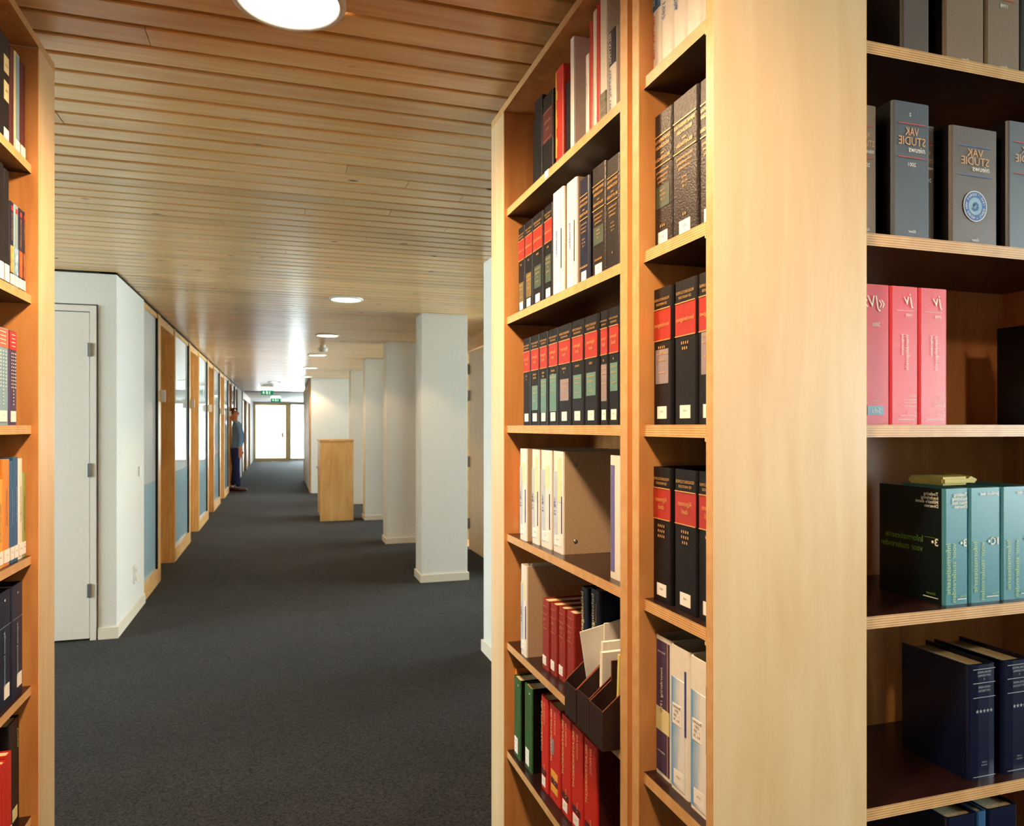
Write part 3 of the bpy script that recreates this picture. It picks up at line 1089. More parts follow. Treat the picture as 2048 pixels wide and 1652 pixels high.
for a in ((0.678, 1.784, 1.706, 1, 0.272, 'white ring binder above eye level beside a red panelled binder', 'grey'),
          (0.678, 1.689, 1.622, 1, 0.268, 'white ring binder above eye level beside the navy binder', 'grey')):
    ring_binder(*a).done()


def gilt_binder(front, ya, yb, k, h, cover, label, stars, tagm=None, lab=True, full=True):
    wd = ya - yb - 0.0015
    b = Book('M', front, (ya + yb) / 2, ZS[k], wd, h, 0.235, cover, label, group='dark gilt lettered binders', drop=0.016)
    g = b.ink(GOLD)
    e, f = wd / 2 - 0.0045, wd * 0.82
    for z in (0.835, 0.615):
        g.rect(-e, e, h * z - 0.001, h * z + 0.001)
    if full:
        for i, t in enumerate(('DEPARTEMENTALE', 'REGELINGEN', 'inzake', 'BELASTINGEN')):
            g.text(t, 0, h * (0.785 - 0.045 * i), 0.0085 if i != 2 else 0.0055, f if i != 2 else f * 0.3, bold=0.01)
        for i, t in enumerate(('Inkomstenbelasting', 'Vermogensbelasting', 'Loonbelasting')):
            g.text(t, 0, h * (0.56 - 0.036 * i), 0.007, f * (0.8 - 0.1 * i))
        if tagm is not None:
            b.patch('volume_tag', tagm, -wd * 0.36, wd * 0.36, h * 0.30, h * 0.46)
        for i, t in enumerate(('2e deel', 'aanv. art.', '1 - 60')):
            g.text(t, 0, h * (0.42 - 0.033 * i), 0.0058, f * 0.5)
        gold_dots(b, [stars], h * 0.165, sz=0.0045)
    if lab:
        b.tag_label(0, h * 0.03, h * 0.125, min(0.036, wd * 0.5))
    return b.done()


gilt_binder(0.680, 1.610, 1.553, 1, 0.250, C_NAVY, 'dark navy gilt binder above eye level beside the white ring binder', 7)
gilt_binder(0.680, 1.536, 1.462, 1, 0.252, C_BROWN, 'dark gilt binder above eye level with a dim green tag', 6, P_DARKGREEN)
gilt_binder(0.680, 1.458, 1.394, 1, 0.245, C_BROWN, 'dark gilt binder above eye level against the plywood divider', 1, lab=False)

# ---- top shelf of the corridor bookcase
b = Book('M', 0.690, 1.963, ZS[2], 0.027, 0.205, 0.17, C_BLACK, 'thin black book at the far end of the top shelf', name='hardback_book', cat='book', group='books on the top shelf'); b.done()
b = Book('M', 0.682, 1.908, ZS[2], 0.066, 0.245, 0.20, C_BLACK, 'thick black volume second from the far end of the top shelf', name='law_binder', group='books on the top shelf'); b.done()
b = Book('M', 0.682, 1.831, ZS[2], 0.080, 0.226, 0.20, C_BLACK, 'black volume with a dark red panel on the top shelf', name='law_binder', group='books on the top shelf')
b.band('title_panel', C_MAROON, 0.10, 0.185)
g = b.ink(GOLD)
for z in (0.105, 0.18):
    g.rect(-0.03, 0.03, z - 0.0006, z + 0.0006)
g.text('BELASTING', 0, 0.15, 0.009, 0.05).text('RECHT', 0, 0.13, 0.008, 0.04)
b.done()
b = Book('M', 0.680, 1.741, ZS[2], 0.054, 0.254, 0.19, C_RED, 'red book with a ragged yellow edge on the top shelf', name='hardback_book', cat='book', group='books on the top shelf')
for i in range(9):
    u1 = -0.014 + 0.004 * math.sin(i * 2.3)
    b.patch('yellow_edge', C_YELLOW, -0.0235, u1, 0.03 + i * 0.0245, 0.03 + (i + 1) * 0.0245)
b.done()
b = Book('M', 0.684, 1.688, ZS[2], 0.044, 0.194, 0.17, C_BLACK, 'short black book leaning behind the tall pinkish white one on the top shelf', name='hardback_book', cat='book', group='books on the top shelf'); b.done()
b = Book('M', 0.678, 1.652, ZS[2], 0.024, 0.284, 0.21, C_WHITE, 'tall pinkish white cover standing mid top shelf', name='presentation_folder', cat='folder', group='books on the top shelf', side=C_PINKW, drop=0.004); b.done()
for y, wd, h, cv, nm, lb in ((1.557, 0.020, 0.197, C_WHITE, 'paperback_book', 'slim white book with blue lettering beside a red spine on the top shelf'),
                             (1.535, 0.018, 0.262, C_RED, 'paperback_book', 'tall thin red book right of the slim white one on the top shelf'),
                             (1.515, 0.020, 0.276, C_WHITE, 'paperback_book', 'tall thin white book between two red spines on the top shelf'),
                             (1.4955, 0.017, 0.281, C_RED, 'paperback_book', 'tallest thin red book on the top shelf beside the landscape cover')):
    b = Book('M', 0.677, y, ZS[2], wd, h, 0.20, cv, lb, name=nm, cat='book', group='books on the top shelf', drop=0.003)
    if h < 0.2:
        b.ink(INKB).text('Fiscaal memo', 0, 0.12, 0.010, 0.12, rot=True)
    b.done()
b = Book('M', 0.676, 1.467, ZS[2], 0.036, 0.280, 0.21, C_WHITE, 'tall white book with a landscape print low on its spine', name='paperback_book', cat='book', group='books on the top shelf', drop=0.003)
b.patch('landscape_print', P_LANDSCAPE, -0.016, 0.016, 0.012, 0.07)
b.done()


def statute_book(front, mid, k, wd, h, label, navy_h, year='1998', reds=False):
    b = Book('M', front, mid, ZS[k], wd, h, 0.17, C_WHITE, label, name='statute_paperback', cat='book', group='white and blue statute paperbacks', drop=0.003)
    if navy_h < h:
        b.patch('blue_top', C_MIDBLUE if k == 2 and front < 0.68 else C_NAVY, -wd / 2 + 0.0028, wd / 2 - 0.0028, navy_h, h - 0.001)
        b.ink(INKW).text('BELASTING', wd * 0.10, h - 0.006, wd * 0.42, h - navy_h - 0.01, rot=True, align='L')
    (b.ink(INKR if reds else INKB)).text('WETTEN ' + year, wd * 0.10, min(navy_h, h) - 0.008, wd * 0.42, h * 0.55, rot=True, align='L')
    b.ink(INKD).rect(-wd * 0.2, wd * 0.05, 0.012, 0.015)
    return b.done()


statute_book(0.681, 1.4295, 2, 0.035, 0.191, 'navy topped statute paperback on the top shelf by the divider', 0.115, '1999')
# corner bookcase, top shelf
for i, (a, c, lb, nh, rd) in enumerate(((1.248, 1.2155, 'white statute paperback with slanting blue top in the corner bookcase', 0.125, True),
                                        (1.213, 1.172, 'second white statute paperback in the corner bookcase', 0.5, False),
                                        (1.171, 1.127, 'third white statute paperback in the corner bookcase', 0.5, False),
                                        (1.126, 1.081, 'fourth white statute paperback in the corner bookcase', 0.5, False))):
    statute_book(0.678, (a + c) / 2, 2, a - c - 0.001, 0.205, lb, nh, '199%d' % (8 - i), rd)
b = Book('M', 0.678, 1.052, ZS[2], 0.052, 0.20, 0.17, C_PINKW, 'white and red paperback against the end panel of the corner bookcase', name='paperback_book', cat='book')
b.band('red_top', C_RED, 0.06, 0.19)
b.done()

# ---- corner bookcase, dark binders
gilt_binder(0.681, 1.247, 1.178, 1, 0.255, C_BROWN, 'dark gilt binder with three stars in the corner bookcase', 3, P_DARKGREEN)
gilt_binder(0.679, 1.175, 1.089, 1, 0.253, C_BROWN, 'grained brown gilt binder with two stars in the corner bookcase', 2)
gilt_binder(0.679, 1.086, 1.022, 1, 0.250, C_BROWN, 'dark gilt binder half hidden by the end panel of the corner bookcase', 1)
for a, c, rows, tm, z, lb in ((1.2475, 1.177, [4, 2], P_GREY, (0.30, 0.55), 'black and red binder with silver grey tag at eye level in the corner bookcase'),
                              (1.168, 1.093, [4, 3], None, None, 'black and red binder without tag at eye level in the corner bookcase'),
                              (1.090, 1.022, [2], P_GREY, (0.33, 0.62), 'black and red binder cut off by the end panel at eye level')):
    encyclopedia(0.679, a, c, 0, 0.256, ('Invorderingswet',), rows, tm, z, lb, G_ENC)
for a, c, rows, lb in ((1.2475, 1.176, [4, 4, 4], 'left black and red binder below eye level in the corner bookcase'),
                       (1.167, 1.090, [4, 4, 3], 'middle black and red binder below eye level in the corner bookcase'),
                       (1.088, 1.022, [3, 2], 'black and red binder below eye level cut off by the end panel')):
    encyclopedia(0.678, a, c, -1, 0.251, ('Algemeen', 'deel'), rows, None, None, lb, G_ENC)

# ---- corner bookcase, white binders below
b = Book('M', 0.684, 1.2175, ZS[-2], 0.058, 0.262, 0.24, C_WHITE, 'white edged plum binder with cream band in the corner bookcase', name='ring_binder', group='white ring binders', pages=PAPERW, drop=0.02, side=C_WHITE)
b.patch('spine_insert', C_PURPLE, -0.024, 0.024, 0.008, 0.254)
b.patch('gold_line', GOLD, 0.0165, 0.0185, 0.008, 0.254, 0.0012)
b.patch('cream_band', P_CREAM, -0.024, 0.024, 0.085, 0.128, 0.0016)
p = b.ink(INKW)
p.text('invordering 1990', 0.000, 0.205, 0.013, 0.085, rot=True, align='L', shear=0.3)
p.text('fiscale wetten', 0.004, 0.232, 0.006, 0.028).text('vastgoedtax', 0.004, 0.045, 0.006, 0.028)
b.done()
ring_binder(0.681, 1.186, 1.120, -2, 0.261, 'white binder with sky blue faded spine beside the plum one', 'fade', side=C_WHITE, d=0.24).done()
ring_binder(0.677, 1.113, 1.045, -2, 0.262, 'white binder with sky blue faded spine by the end panel', 'fade', side=C_WHITE, d=0.24).done()

# ---- corridor bookcase, shelf below eye level
b = Book('M', 0.700, 2.103, ZS[-1], 0.036, 0.251, 0.20, C_RED, 'single red book against the far post below eye level', name='hardback_book', cat='book')
b.tag_label(0, 0.012, 0.038, 0.028)
b.done()
for a in ((0.667, 2.024, 1.966, -1, 0.263, 'far white ring binder of the group of four below eye level', 'plain'),
          (0.678, 1.949, 1.892, -1, 0.263, 'second white ring binder of the group of four below eye level', 'yellow'),
          (0.683, 1.888, 1.809, -1, 0.263, 'third white ring binder of the group of four below eye level', 'plain'),
          (0.687, 1.804, 1.733, -1, 0.263, 'white ring binder showing its whole beige side below eye level', 'yellow')):
    rb = ring_binder(*a)
    if a[1] == 1.804:
        for z in (0.032, 0.228):
            pr = lathe('rivet', [(0, 0.002), (0.005, 0.0015), (0.006, 0)], STEEL, rb.root, (rb.w / 2, 0.035, z), 14)
            pr.rotation_euler = (0, H90, 0)
    rb.done()
ring_binder(0.683, 1.449, 1.394, -1, 0.265, 'white box file with violet stripe below eye level by the divider', 'box', side=C_WHITE).done()

# ---- second shelf below
ring_binder(0.666, 2.012, 1.962, -2, 0.259, 'single white ring binder with beige side above the green books', 'plain').done()
for i, (ya, yb, X, lb) in enumerate(((1.881, 1.832, 0.684, 'first of four rust red leather volumes'), (1.830, 1.786, 0.689, 'second of four rust red leather volumes'),
                                     (1.785, 1.742, 0.695, 'third of four rust red leather volumes'), (1.741, 1.692, 0.700, 'fourth rust red leather volume, beside the dark files'))):
    b = Book('M', X, (ya + yb) / 2, ZS[-2], ya - yb - 0.001, 0.188, 0.16, C_RUST, lb, name='leather_volume', cat='book', group='rust red leather volumes', drop=0.004)
    g = b.ink(GOLD)
    e = (ya - yb) / 2 - 0.006
    for z in (0.172, 0.150, 0.112, 0.018):
        g.rect(-e, e, z - 0.0006, z + 0.0006)
    g.text('V-N', 0, 0.132, 0.011, 0.022).text('19', 0, 0.119, 0.009, 0.02).text(str(i + 1), 0, 0.085, 0.009, 0.02)
    if i < 3:
        b.tag_label(-0.004, 0.012, 0.036, 0.026)
    b.done()
for X, y, wd, h, lb in ((0.712, 1.655, 0.036, 0.262, 'navy paperback with gold vertical title behind the paper files'),
                        (0.716, 1.600, 0.050, 0.268, 'second navy paperback with gold vertical title behind the paper files')):
    b = Book('M', X, y, ZS[-2], wd, h, 0.18, C_NAVY, lb, name='almanac_paperback', cat='book', group='navy almanac paperbacks', drop=0.004)
    b.ink(P_CREAM).text('belastingen', 0.002, h - 0.012, 0.022, 0.16, rot=True, align='L', bold=0.012)
    b.ink(GOLD).text('ALMANAK', -0.012 if wd > 0.04 else 0.0, h - 0.03, 0.010, 0.1, rot=True, align='L', shear=0.3)
    b.done()


def magazine_file(ya, yb, X, label, low, rise, top, step=False):
    e = empty('magazine_file', (X, (ya + yb) / 2, ZS[-2]), -H90, label=label, cat='magazine file', group='dark brown magazine files')
    wd, d, t = ya - yb, 0.235, 0.003
    hw = wd / 2

    def slab(name, x0, x1, prof):
        bm = bmesh.new()
        a = [bm.verts.new((x0, y, z)) for y, z in prof]
        c = [bm.verts.new((x1, y, z)) for y, z in prof]
        n = len(prof)
        f0 = bm.faces.new(a[::-1])
        f1 = bm.faces.new(c)
        for i in range(n):
            j = (i + 1) % n
            f = bm.faces.new((a[i], a[j], c[j], c[i]))
            if prof[i][1] > 0.01 and prof[j][1] > 0.01:
                f.material_index = 1
        bmesh.ops.recalc_face_normals(bm, faces=bm.faces[:])
        finish(name, bm, [C_FILE, C_FILE_EDGE], e)
    if step:
        prof = [(0, 0), (d, 0), (d, top), (0.05, top), (0.05, low + rise * 0.05 + 0.03), (0.0, low)]
    else:
        prof = [(0, 0), (d, 0), (d, top), (rise, top), (0.0, low)]
    slab('side_wall', -hw, -hw + t, prof)
    slab('side_wall', hw - t, hw, prof)
    for nm, y0, y1, z1 in (('front_wall', 0, t, low), ('back_wall', d - t, d, top)):
        bm = bmesh.new()
        add_box(bm, -hw + t, hw - t, y0, y1, 0, z1)
        finish(nm, bm, C_FILE, e)
    bm = bmesh.new()
    add_box(bm, -hw + t, hw - t, t, d - t, 0, t)
    finish('floor_panel', bm, C_FILE, e)
    return e


def sheet(name, X, y, z0, wd, hgt, lean, twist, label, mat=PAPERW, thick=0.004, cat='papers'):
    """a wad of paper standing in a file: broad face towards the viewer's side"""
    bm = bmesh.new()
    add_box(bm, 0, wd, -thick / 2, thick / 2, 0, hgt)
    for v in bm.verts:
        v.co.y += 0.010 * math.sin(v.co.x * 9) * (v.co.z / hgt)
    o = finish(name, bm, mat)
    o.location = (X, y, z0)
    o.rotation_euler = (0, lean, twist)
    return tag(o, label, cat, 'loose papers in the magazine files')


magazine_file(1.558, 1.492, 0.622, 'farthest dark brown magazine file, holding a tilted white sheet', 0.075, 0.20, 0.25)
magazine_file(1.486, 1.420, 0.622, 'middle dark brown magazine file stuffed with white papers', 0.080, 0.20, 0.25)
magazine_file(1.414, 1.348, 0.620, 'dark brown magazine file with stepped edge by the divider', 0.080, 0.20, 0.16, True)
sheet('paper_sheaf', 0.672, 1.520, ZS[-2] + 0.012, 0.17, 0.185, -0.16, 0.06, 'large tilted white sheet in the farthest magazine file', thick=0.003)
sheet('paper_sheaf', 0.690, 1.500, ZS[-2] + 0.010, 0.15, 0.205, 0.02, 0.03, 'white sheet with torn corner leaning out of the farthest magazine file', thick=0.004)
sheet('paper_sheaf', 0.668, 1.462, ZS[-2] + 0.006, 0.15, 0.180, 0.02, 0.05, 'thick white sheaf in the middle magazine file', thick=0.010)
sheet('paper_sheaf', 0.655, 1.436, ZS[-2] + 0.006, 0.14, 0.166, 0.015, 0.03, 'bright white sheaf at the near side of the middle magazine file', thick=0.012)
sheet('paper_sheaf', 0.672, 1.392, ZS[-2] + 0.006, 0.14, 0.172, 0.03, 0.0, 'yellowish sheaf in the stepped magazine file', PAPERY, thick=0.008)

# ---- lowest visible shelf of the corridor bookcase
b = Book('M', 0.684, 2.118, ZS[-3], 0.016, 0.25, 0.19, C_ORANGE, 'thin orange brown book against the far post on the lowest shelf', name='paperback_book', cat='book', drop=0.003)
b.tag_label(0, 0.012, 0.04, 0.012, '12')
b.done()
for X, a, c, h, lb in ((0.674, 2.104, 2.044, 0.236, 'far green book on the lowest shelf'), (0.680, 2.020, 1.957, 0.240, 'near green book on the lowest shelf')):
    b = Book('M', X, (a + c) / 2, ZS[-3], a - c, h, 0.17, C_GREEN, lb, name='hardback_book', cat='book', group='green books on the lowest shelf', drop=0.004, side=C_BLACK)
    b.ink(P_OLIVE).text('BESLISSINGEN', 0.006, h - 0.03, 0.016, 0.12, rot=True, align='L')
    b.ink(INKW).disc(-0.018, h - 0.016, 0.003)
    b.tag_label(-0.004, 0.012, 0.034, 0.03)
    b.tag_label(-0.004, 0.036, 0.058, 0.03)
    b.done()
for i, (X, a, c, lb) in enumerate(((0.684, 1.889, 1.836, 'leftmost scarlet volume on the lowest shelf'), (0.688, 1.834, 1.757, 'broad scarlet volume with yellow stickers on the lowest shelf'),
                                   (0.690, 1.752, 1.690, 'third scarlet volume on the lowest shelf'), (0.690, 1.684, 1.613, 'fourth scarlet volume on the lowest shelf'),
                                   (0.690, 1.606, 1.530, 'last scarlet volume on the lowest shelf'))):
    wd = a - c
    b = Book('M', X, (a + c) / 2, ZS[-3], wd, 0.252, 0.20, C_RED, lb, name='hardback_book', cat='book', group='scarlet volumes on the lowest shelf', drop=0.004, side=C_MAROON)  # maroon sides paint the shade on the red boards
    g = b.ink(plain('pale_gold_ink', '#f0c890', rough=0.5, var=0.03))
    g.text('BELASTINGRECHT', wd * 0.18, 0.236, 0.017, 0.16, rot=True, align='L')
    g.text('EN FISCUS', -wd * 0.14, 0.236, 0.013, 0.07, rot=True, align='L')
    g.text('deel %d' % (i + 1), -wd * 0.1, 0.072, 0.010, 0.03, rot=True, align='L', shear=0.3)
    if i == 1:
        for z in (0.022, 0.060):
            b.patch('yellow_sticker', C_YELLOW, -wd * 0.32, wd * 0.30, z, z + 0.018)
        b.patch('torn_sticker', P_GREY, -wd * 0.38, -wd * 0.05, 0.12, 0.16)
        b.patch('maroon_band', C_MAROON, -wd * 0.32, wd * 0.30, 0.043, 0.056)
    else:
        b.patch('maroon_band', C_MAROON, -wd * 0.4, wd * 0.3, 0.040, 0.056)
        if i < 4:
            b.tag_label(-wd * 0.08, 0.010, 0.035, wd * 0.5)
    b.done()

# ---------------------------------------------------------------- right bookcase
def vak(front, x0, x1, k, h, cover, label, line, vol, year, seal=False, top=True, name='journal_binder', tilt=0.0, d=0.20):
    wd = x1 - x0 - 0.002
    b = Book('R', front, (x0 + x1) / 2, ZS[k], wd, h, d, cover, label, name=name, group='grey news binders', pages=PAPERW, drop=0.03, board=0.0025, side=C_BLACK, tilt=tilt)
    t = b.ink(ORANGE_INK)
    f = min(wd * 0.72, 0.078)
    t.text('VAK', 0, h * 0.755, 0.021, f * 0.5)
    t.text('STUDIE', 0, h * 0.685, 0.021, f)
    b.ink(INKW).text('nieuws', -f * 0.18, h * 0.635, 0.015, f * 0.62, shear=0.25, bold=0.006)
    ln = b.ink(line)
    for z in (0.84, 0.595):
        ln.rect(-f * 0.5, f * 0.5, h * z - 0.0008, h * z + 0.0008)
    if vol:
        b.ink(INKW).text(vol, 0.004, h * 0.895, 0.009)
    if year:
        b.ink(INKW).text(year, 0, h * 0.53, 0.010)
    b.ink(INKW).text('Kluwer', 0.0, h * 0.045, 0.008, 0.017, shear=0.35)
    if seal:
        b.patch('seal', INKW, -0.0005, 0.0005, h * 0.34, h * 0.341)
        s = h * 0.34
        b.ink(INKW).disc(0, s, 0.0285, 32, 0.027)
        b.ink(INKB).disc(0, s, 0.027, 32, 0.0165)
        b.ink(P_SDU).disc(0, s, 0.0163, 24, 0.0)
        w_ = Print()
        ring = 'KENNIS VAN ZAKEN * SINDS 1945 * '
        for i, chh in enumerate(ring):
            a = 2 * math.pi * i / len(ring)
            vs, fs, x0_, wd_ = text_geo(chh) if chh != ' ' else ([], [], 0, 0)
            base = len(w_.v)
            for px, py in vs:
                qx, qy = (px - x0_ - wd_ / 2) * 0.007, (py - 0.35) * 0.007 + 0.0217
                w_.v.append((qx * math.cos(a) + qy * math.sin(a), s - qx * math.sin(a) + qy * math.cos(a)))
            w_.f += [tuple(base + j for j in q) for q in fs]
        w_.build('seal_lettering', INKW, b.root, lambda u, v: (-u, -0.0020, v))
        lf = Print()
        for i in range(9):
            a = i * 0.7
            lf.star(0.009 * math.cos(a) * (0.4 + 0.06 * i), s + 0.009 * math.sin(a) * (0.4 + 0.06 * i), 0.0038)
        lf.build('seal_emblem', INKB, b.root, lambda u, v: (-u, -0.0022, v))
    return b.done()


vak(1.034, 0.952, 1.006, 1, 0.232, C_TAUPE, 'taupe news binder half hidden behind the maple end panel', INKR, '', '2000')
vak(1.022, 1.027, 1.113, 1, 0.243, C_SLATE, 'tall grey news binder numbered two, standing forward above eye level', INKR, '2', '2001')
vak(1.052, 1.117, 1.158, 1, 0.222, C_GREY, 'grey news binder numbered one, set back behind the forward one', INKR, '1', '2001')
vak(1.030, 1.169, 1.285, 1, 0.220, C_GREY, 'broad grey news binder with a round blue seal', INKB, '', '', seal=True)
vak(1.024, 1.301, 1.405, 1, 0.242, C_SLATE, 'grey news binder cut by the right picture edge above eye level', INKR, '1', '2002')
vak(1.036, 1.062, 1.128, 2, 0.225, C_GREY, 'dark grey news binder standing alone on the topmost right shelf', INKR, '', '1997')
vak(1.030, 1.154, 1.252, 2, 0.235, C_TAUPE, 'broad taupe news binder on the topmost right shelf', INKR, '', '1998')
vak(1.030, 1.254, 1.342, 2, 0.235, C_TAUPE, 'taupe news binder with red lines on the topmost right shelf', INKR, '', '1998')
vak(1.030, 1.345, 1.45, 2, 0.235, C_SLATE, 'grey news binder at the picture edge of the topmost right shelf', INKR, '', '1999')

for i, (x0, x1, lb) in enumerate(((0.952, 1.0255, 'coral red binder half hidden by the maple end panel'), (1.0265, 1.0905, 'middle coral red binder at eye level'), (1.0915, 1.158, 'coral red binder beside the empty space at eye level'))):
    wd, h = x1 - x0, 0.246
    b = Book('R', 1.026, (x0 + x1) / 2, ZS[0], wd, h, 0.20, C_PINKRED, lb, name='case_law_binder', group='coral red binders', pages=PAPERW, drop=0.02)
    p = b.ink(INKW)
    if i == 0:
        p.text('\u00abJV\u00bb', 0.000, h * 0.835, 0.030, 0.048, shear=0.2)
        p.text('2000', -0.006, h * 0.70, 0.010, 0.016)
        p.text('FORUM', -0.006, h * 0.165, 0.004)
        b.patch('publisher_tag', P_SDU, -0.012, 0.022, h * 0.07, h * 0.135)
        p.text('Sdu', -0.006, h * 0.085, 0.013, 0.024)
    else:
        p.text('jv', -wd * 0.12, h * 0.87, 0.030, 0.022, shear=0.2)
        p.rect(-wd * 0.30, wd * 0.30, h * 0.823, h * 0.826)
        p.text('1999' if i == 1 else '1998', -wd * 0.14, h * 0.778, 0.009, 0.014)
        p.text('Jurisprudentie', 0.004, h * 0.655, 0.0065, 0.062, rot=True, align='L', bold=0.01)
        p.text('Vreemdelingenrecht', -0.008, h * 0.655, 0.012, 0.064, rot=True, align='L')
        for j, t in enumerate(('FORUM', 'Instituut voor', 'Multiculturele', 'Ontwikkeling', '', 'Den Haag', 'Juridisch & Fiscaal')):
            if t:
                p.text(t, -wd * 0.38, h * (0.20 - 0.023 * j), 0.0048, wd * 0.6, align='L')
        p.rect(-wd * 0.36, wd * 0.26, h * 0.037, h * 0.041)
    b.done()
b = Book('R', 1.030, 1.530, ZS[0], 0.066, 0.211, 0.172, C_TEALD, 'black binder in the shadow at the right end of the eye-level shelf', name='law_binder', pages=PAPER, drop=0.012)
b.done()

for i, (x0, x1, num, top, lb) in enumerate(((1.154, 1.212, '3\u2022', ('Toelating', 'Inschrijving', 'Militaire dienst', 'Diversen'), 'teal binder showing its dark green lettered cover'),
                                            (1.2145, 1.292, '1C\u2022', ('Juridisch deel', '', '', ''), 'middle teal binder under the yellow papers'),
                                            (1.2945, 1.385, '1D\u2022', ('Juridisch deel', '', '', ''), 'teal binder cut off by the right picture edge'))):
    wd, h = x1 - x0, 0.213
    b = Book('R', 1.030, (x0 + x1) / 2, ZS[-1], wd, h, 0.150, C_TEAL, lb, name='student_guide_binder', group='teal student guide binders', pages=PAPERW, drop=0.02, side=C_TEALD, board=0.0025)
    p = b.ink(INKW)
    for j, t in enumerate(top):
        if t:
            p.text(t, -wd * 0.42, h * (0.935 - 0.035 * j), 0.0085, wd * 0.62, align='L', bold=0.02)
    p.text(num, -wd * 0.40, h * 0.50, 0.019, wd * 0.4, align='L', bold=0.02)
    p.rect(-wd * 0.40, -wd * 0.02, h * 0.043, h * 0.051)
    g = b.ink(INKG)
    g.text('Informatieserie', wd * 0.27, h * 0.53, 0.0155, 0.100, rot=True, align='L')
    g.text('voor studerenden', wd * 0.04, h * 0.53, 0.0155, 0.108, rot=True, align='L')
    g.rect(-wd * 0.42, -wd * 0.1, h * 0.553, h * 0.556)
    g.text('Kluwer', -wd * 0.40, h * 0.065, 0.006, 0.016, align='L')
    b.done()
    if i == 0:
        q = Print()
        for j, t in enumerate(top):
            q.text(t, 0.012, h * (0.935 - 0.035 * j), 0.0085, align='L', bold=0.02)
        q.text(num, 0.012, h * 0.50, 0.019, align='L', bold=0.02)
        q.rect(0.012, 0.045, h * 0.043, h * 0.05)
        b.side_print(INKW, q)
        q = Print()
        q.text('Informatieserie', 0.046, h * 0.515, 0.018, 0.088, align='L').text('voor studerenden', 0.046, h * 0.43, 0.018, 0.099, align='L')
        q.rect(0.012, 0.042, h * 0.565, h * 0.568)
        q.text('Kluwer', 0.018, h * 0.07, 0.007, align='L')
        b.side_print(plain('leaf_green_ink', '#6f9a3a', rough=0.6, var=0.02), q)
# folded yellow papers lying on the teal binders
yp = empty('yellow_papers', (1.268, 1.085, ZS[-1] + 0.2135), 0.06, label='folded yellow papers lying on top of the teal binders', cat='papers')
bm = bmesh.new()
add_box(bm, -0.058, 0.012, 0.0, 0.08, 0.0, 0.016)
bmesh.ops.bevel(bm, geom=bm.edges[:], offset=0.004, segments=2, affect='EDGES')
finish('folded_wad', bm, PAPERY, yp)
bm = bmesh.new()
pts = [(0.010, 0.004), (0.030, 0.016), (0.047, 0.009), (0.040, 0.002)]
for y0, y1 in ((0.01, 0.065),):
    a = [bm.verts.new((x, y0, z)) for x, z in pts]
    c = [bm.verts.new((x, y1, z + 0.003)) for x, z in pts]
    for i in range(4):
        j = (i + 1) % 4
        bm.faces.new((a[i], a[j], c[j], c[i]))
    bm.faces.new(a[::-1])
    bm.faces.new(c)
bmesh.ops.recalc_face_normals(bm, faces=bm.faces[:])
finish('curled_flap', bm, PAPERY, yp)

for i, (x0, x1, ns, lb) in enumerate(((1.215, 1.281, 5, 'deep blue binder with five silver stars'), (1.300, 1.372, 4, 'deep blue binder with four silver stars at the picture edge'))):
    wd, h = x1 - x0, 0.214
    b = Book('R', 1.032, (x0 + x1) / 2, ZS[-2], wd, h, 0.152, C_DKBLUE, lb, name='statute_binder', group='deep blue starred binders', pages=PAPER, drop=0.008, bulge=0.003, board=0.004)
    s = b.ink(plain('silver_foil', '#b8bfc8', rough=0.35, metal=0.3))
    e = wd / 2 - 0.014
    for z in (0.965, 0.845, 0.72, 0.035):
        s.rect(-e - 0.008, e + 0.008, h * z - 0.0006, h * z + 0.0006)
    for j, t in enumerate(('NEDERLANDSE', 'WETGEVING', 'A')):
        s.text(t, 0, h * (0.93 - 0.03 * j), 0.0055, wd * 0.5)
    for j, t in enumerate(('NEDERLANDSE', 'WETTEKSTEN')):
        s.text(t, 0, h * (0.80 - 0.032 * j), 0.0055, wd * 0.44)
    for j in range(ns):
        s.star((j - (ns - 1) / 2) * 0.0085, h * 0.60, 0.0042)
    s.text('KLUWER', 0, h * 0.15, 0.004, 0.012).text('DEVENTER', 0, h * 0.125, 0.0035, 0.014)
    b.done()
for i, (x0, x1, cv, lb) in enumerate(((1.165, 1.235, C_DKBLUE, 'dark blue volume on the lowest right shelf, pages showing'), (1.237, 1.262, C_MIDBLUE, 'slim bright blue volume on the lowest right shelf'), (1.264, 1.34, C_DKBLUE, 'dark blue volume at the picture edge of the lowest right shelf'))):
    b = Book('R', 1.034, (x0 + x1) / 2, ZS[-3], x1 - x0 - 0.001, 0.268, 0.20, cv, lb, name='hardback_book', cat='book', group='blue volumes on the lowest right shelf', drop=0.005)
    b.done()

# ---------------------------------------------------------------- left bookcase
def lbook(a, c, k, h, cv, label, X=-0.612, name='hardback_book', cat='book', d=0.18, group='books in the left bookcase', lab=None, **kw):
    b = Book('L', X, (a + c) / 2, ZS[k], c - a - 0.001, h, d, cv, label, name=name, cat=cat, group=group, **kw)
    if lab:
        b.tag_label(0, 0.008, 0.008 + lab, (c - a) * 0.82)
    return b


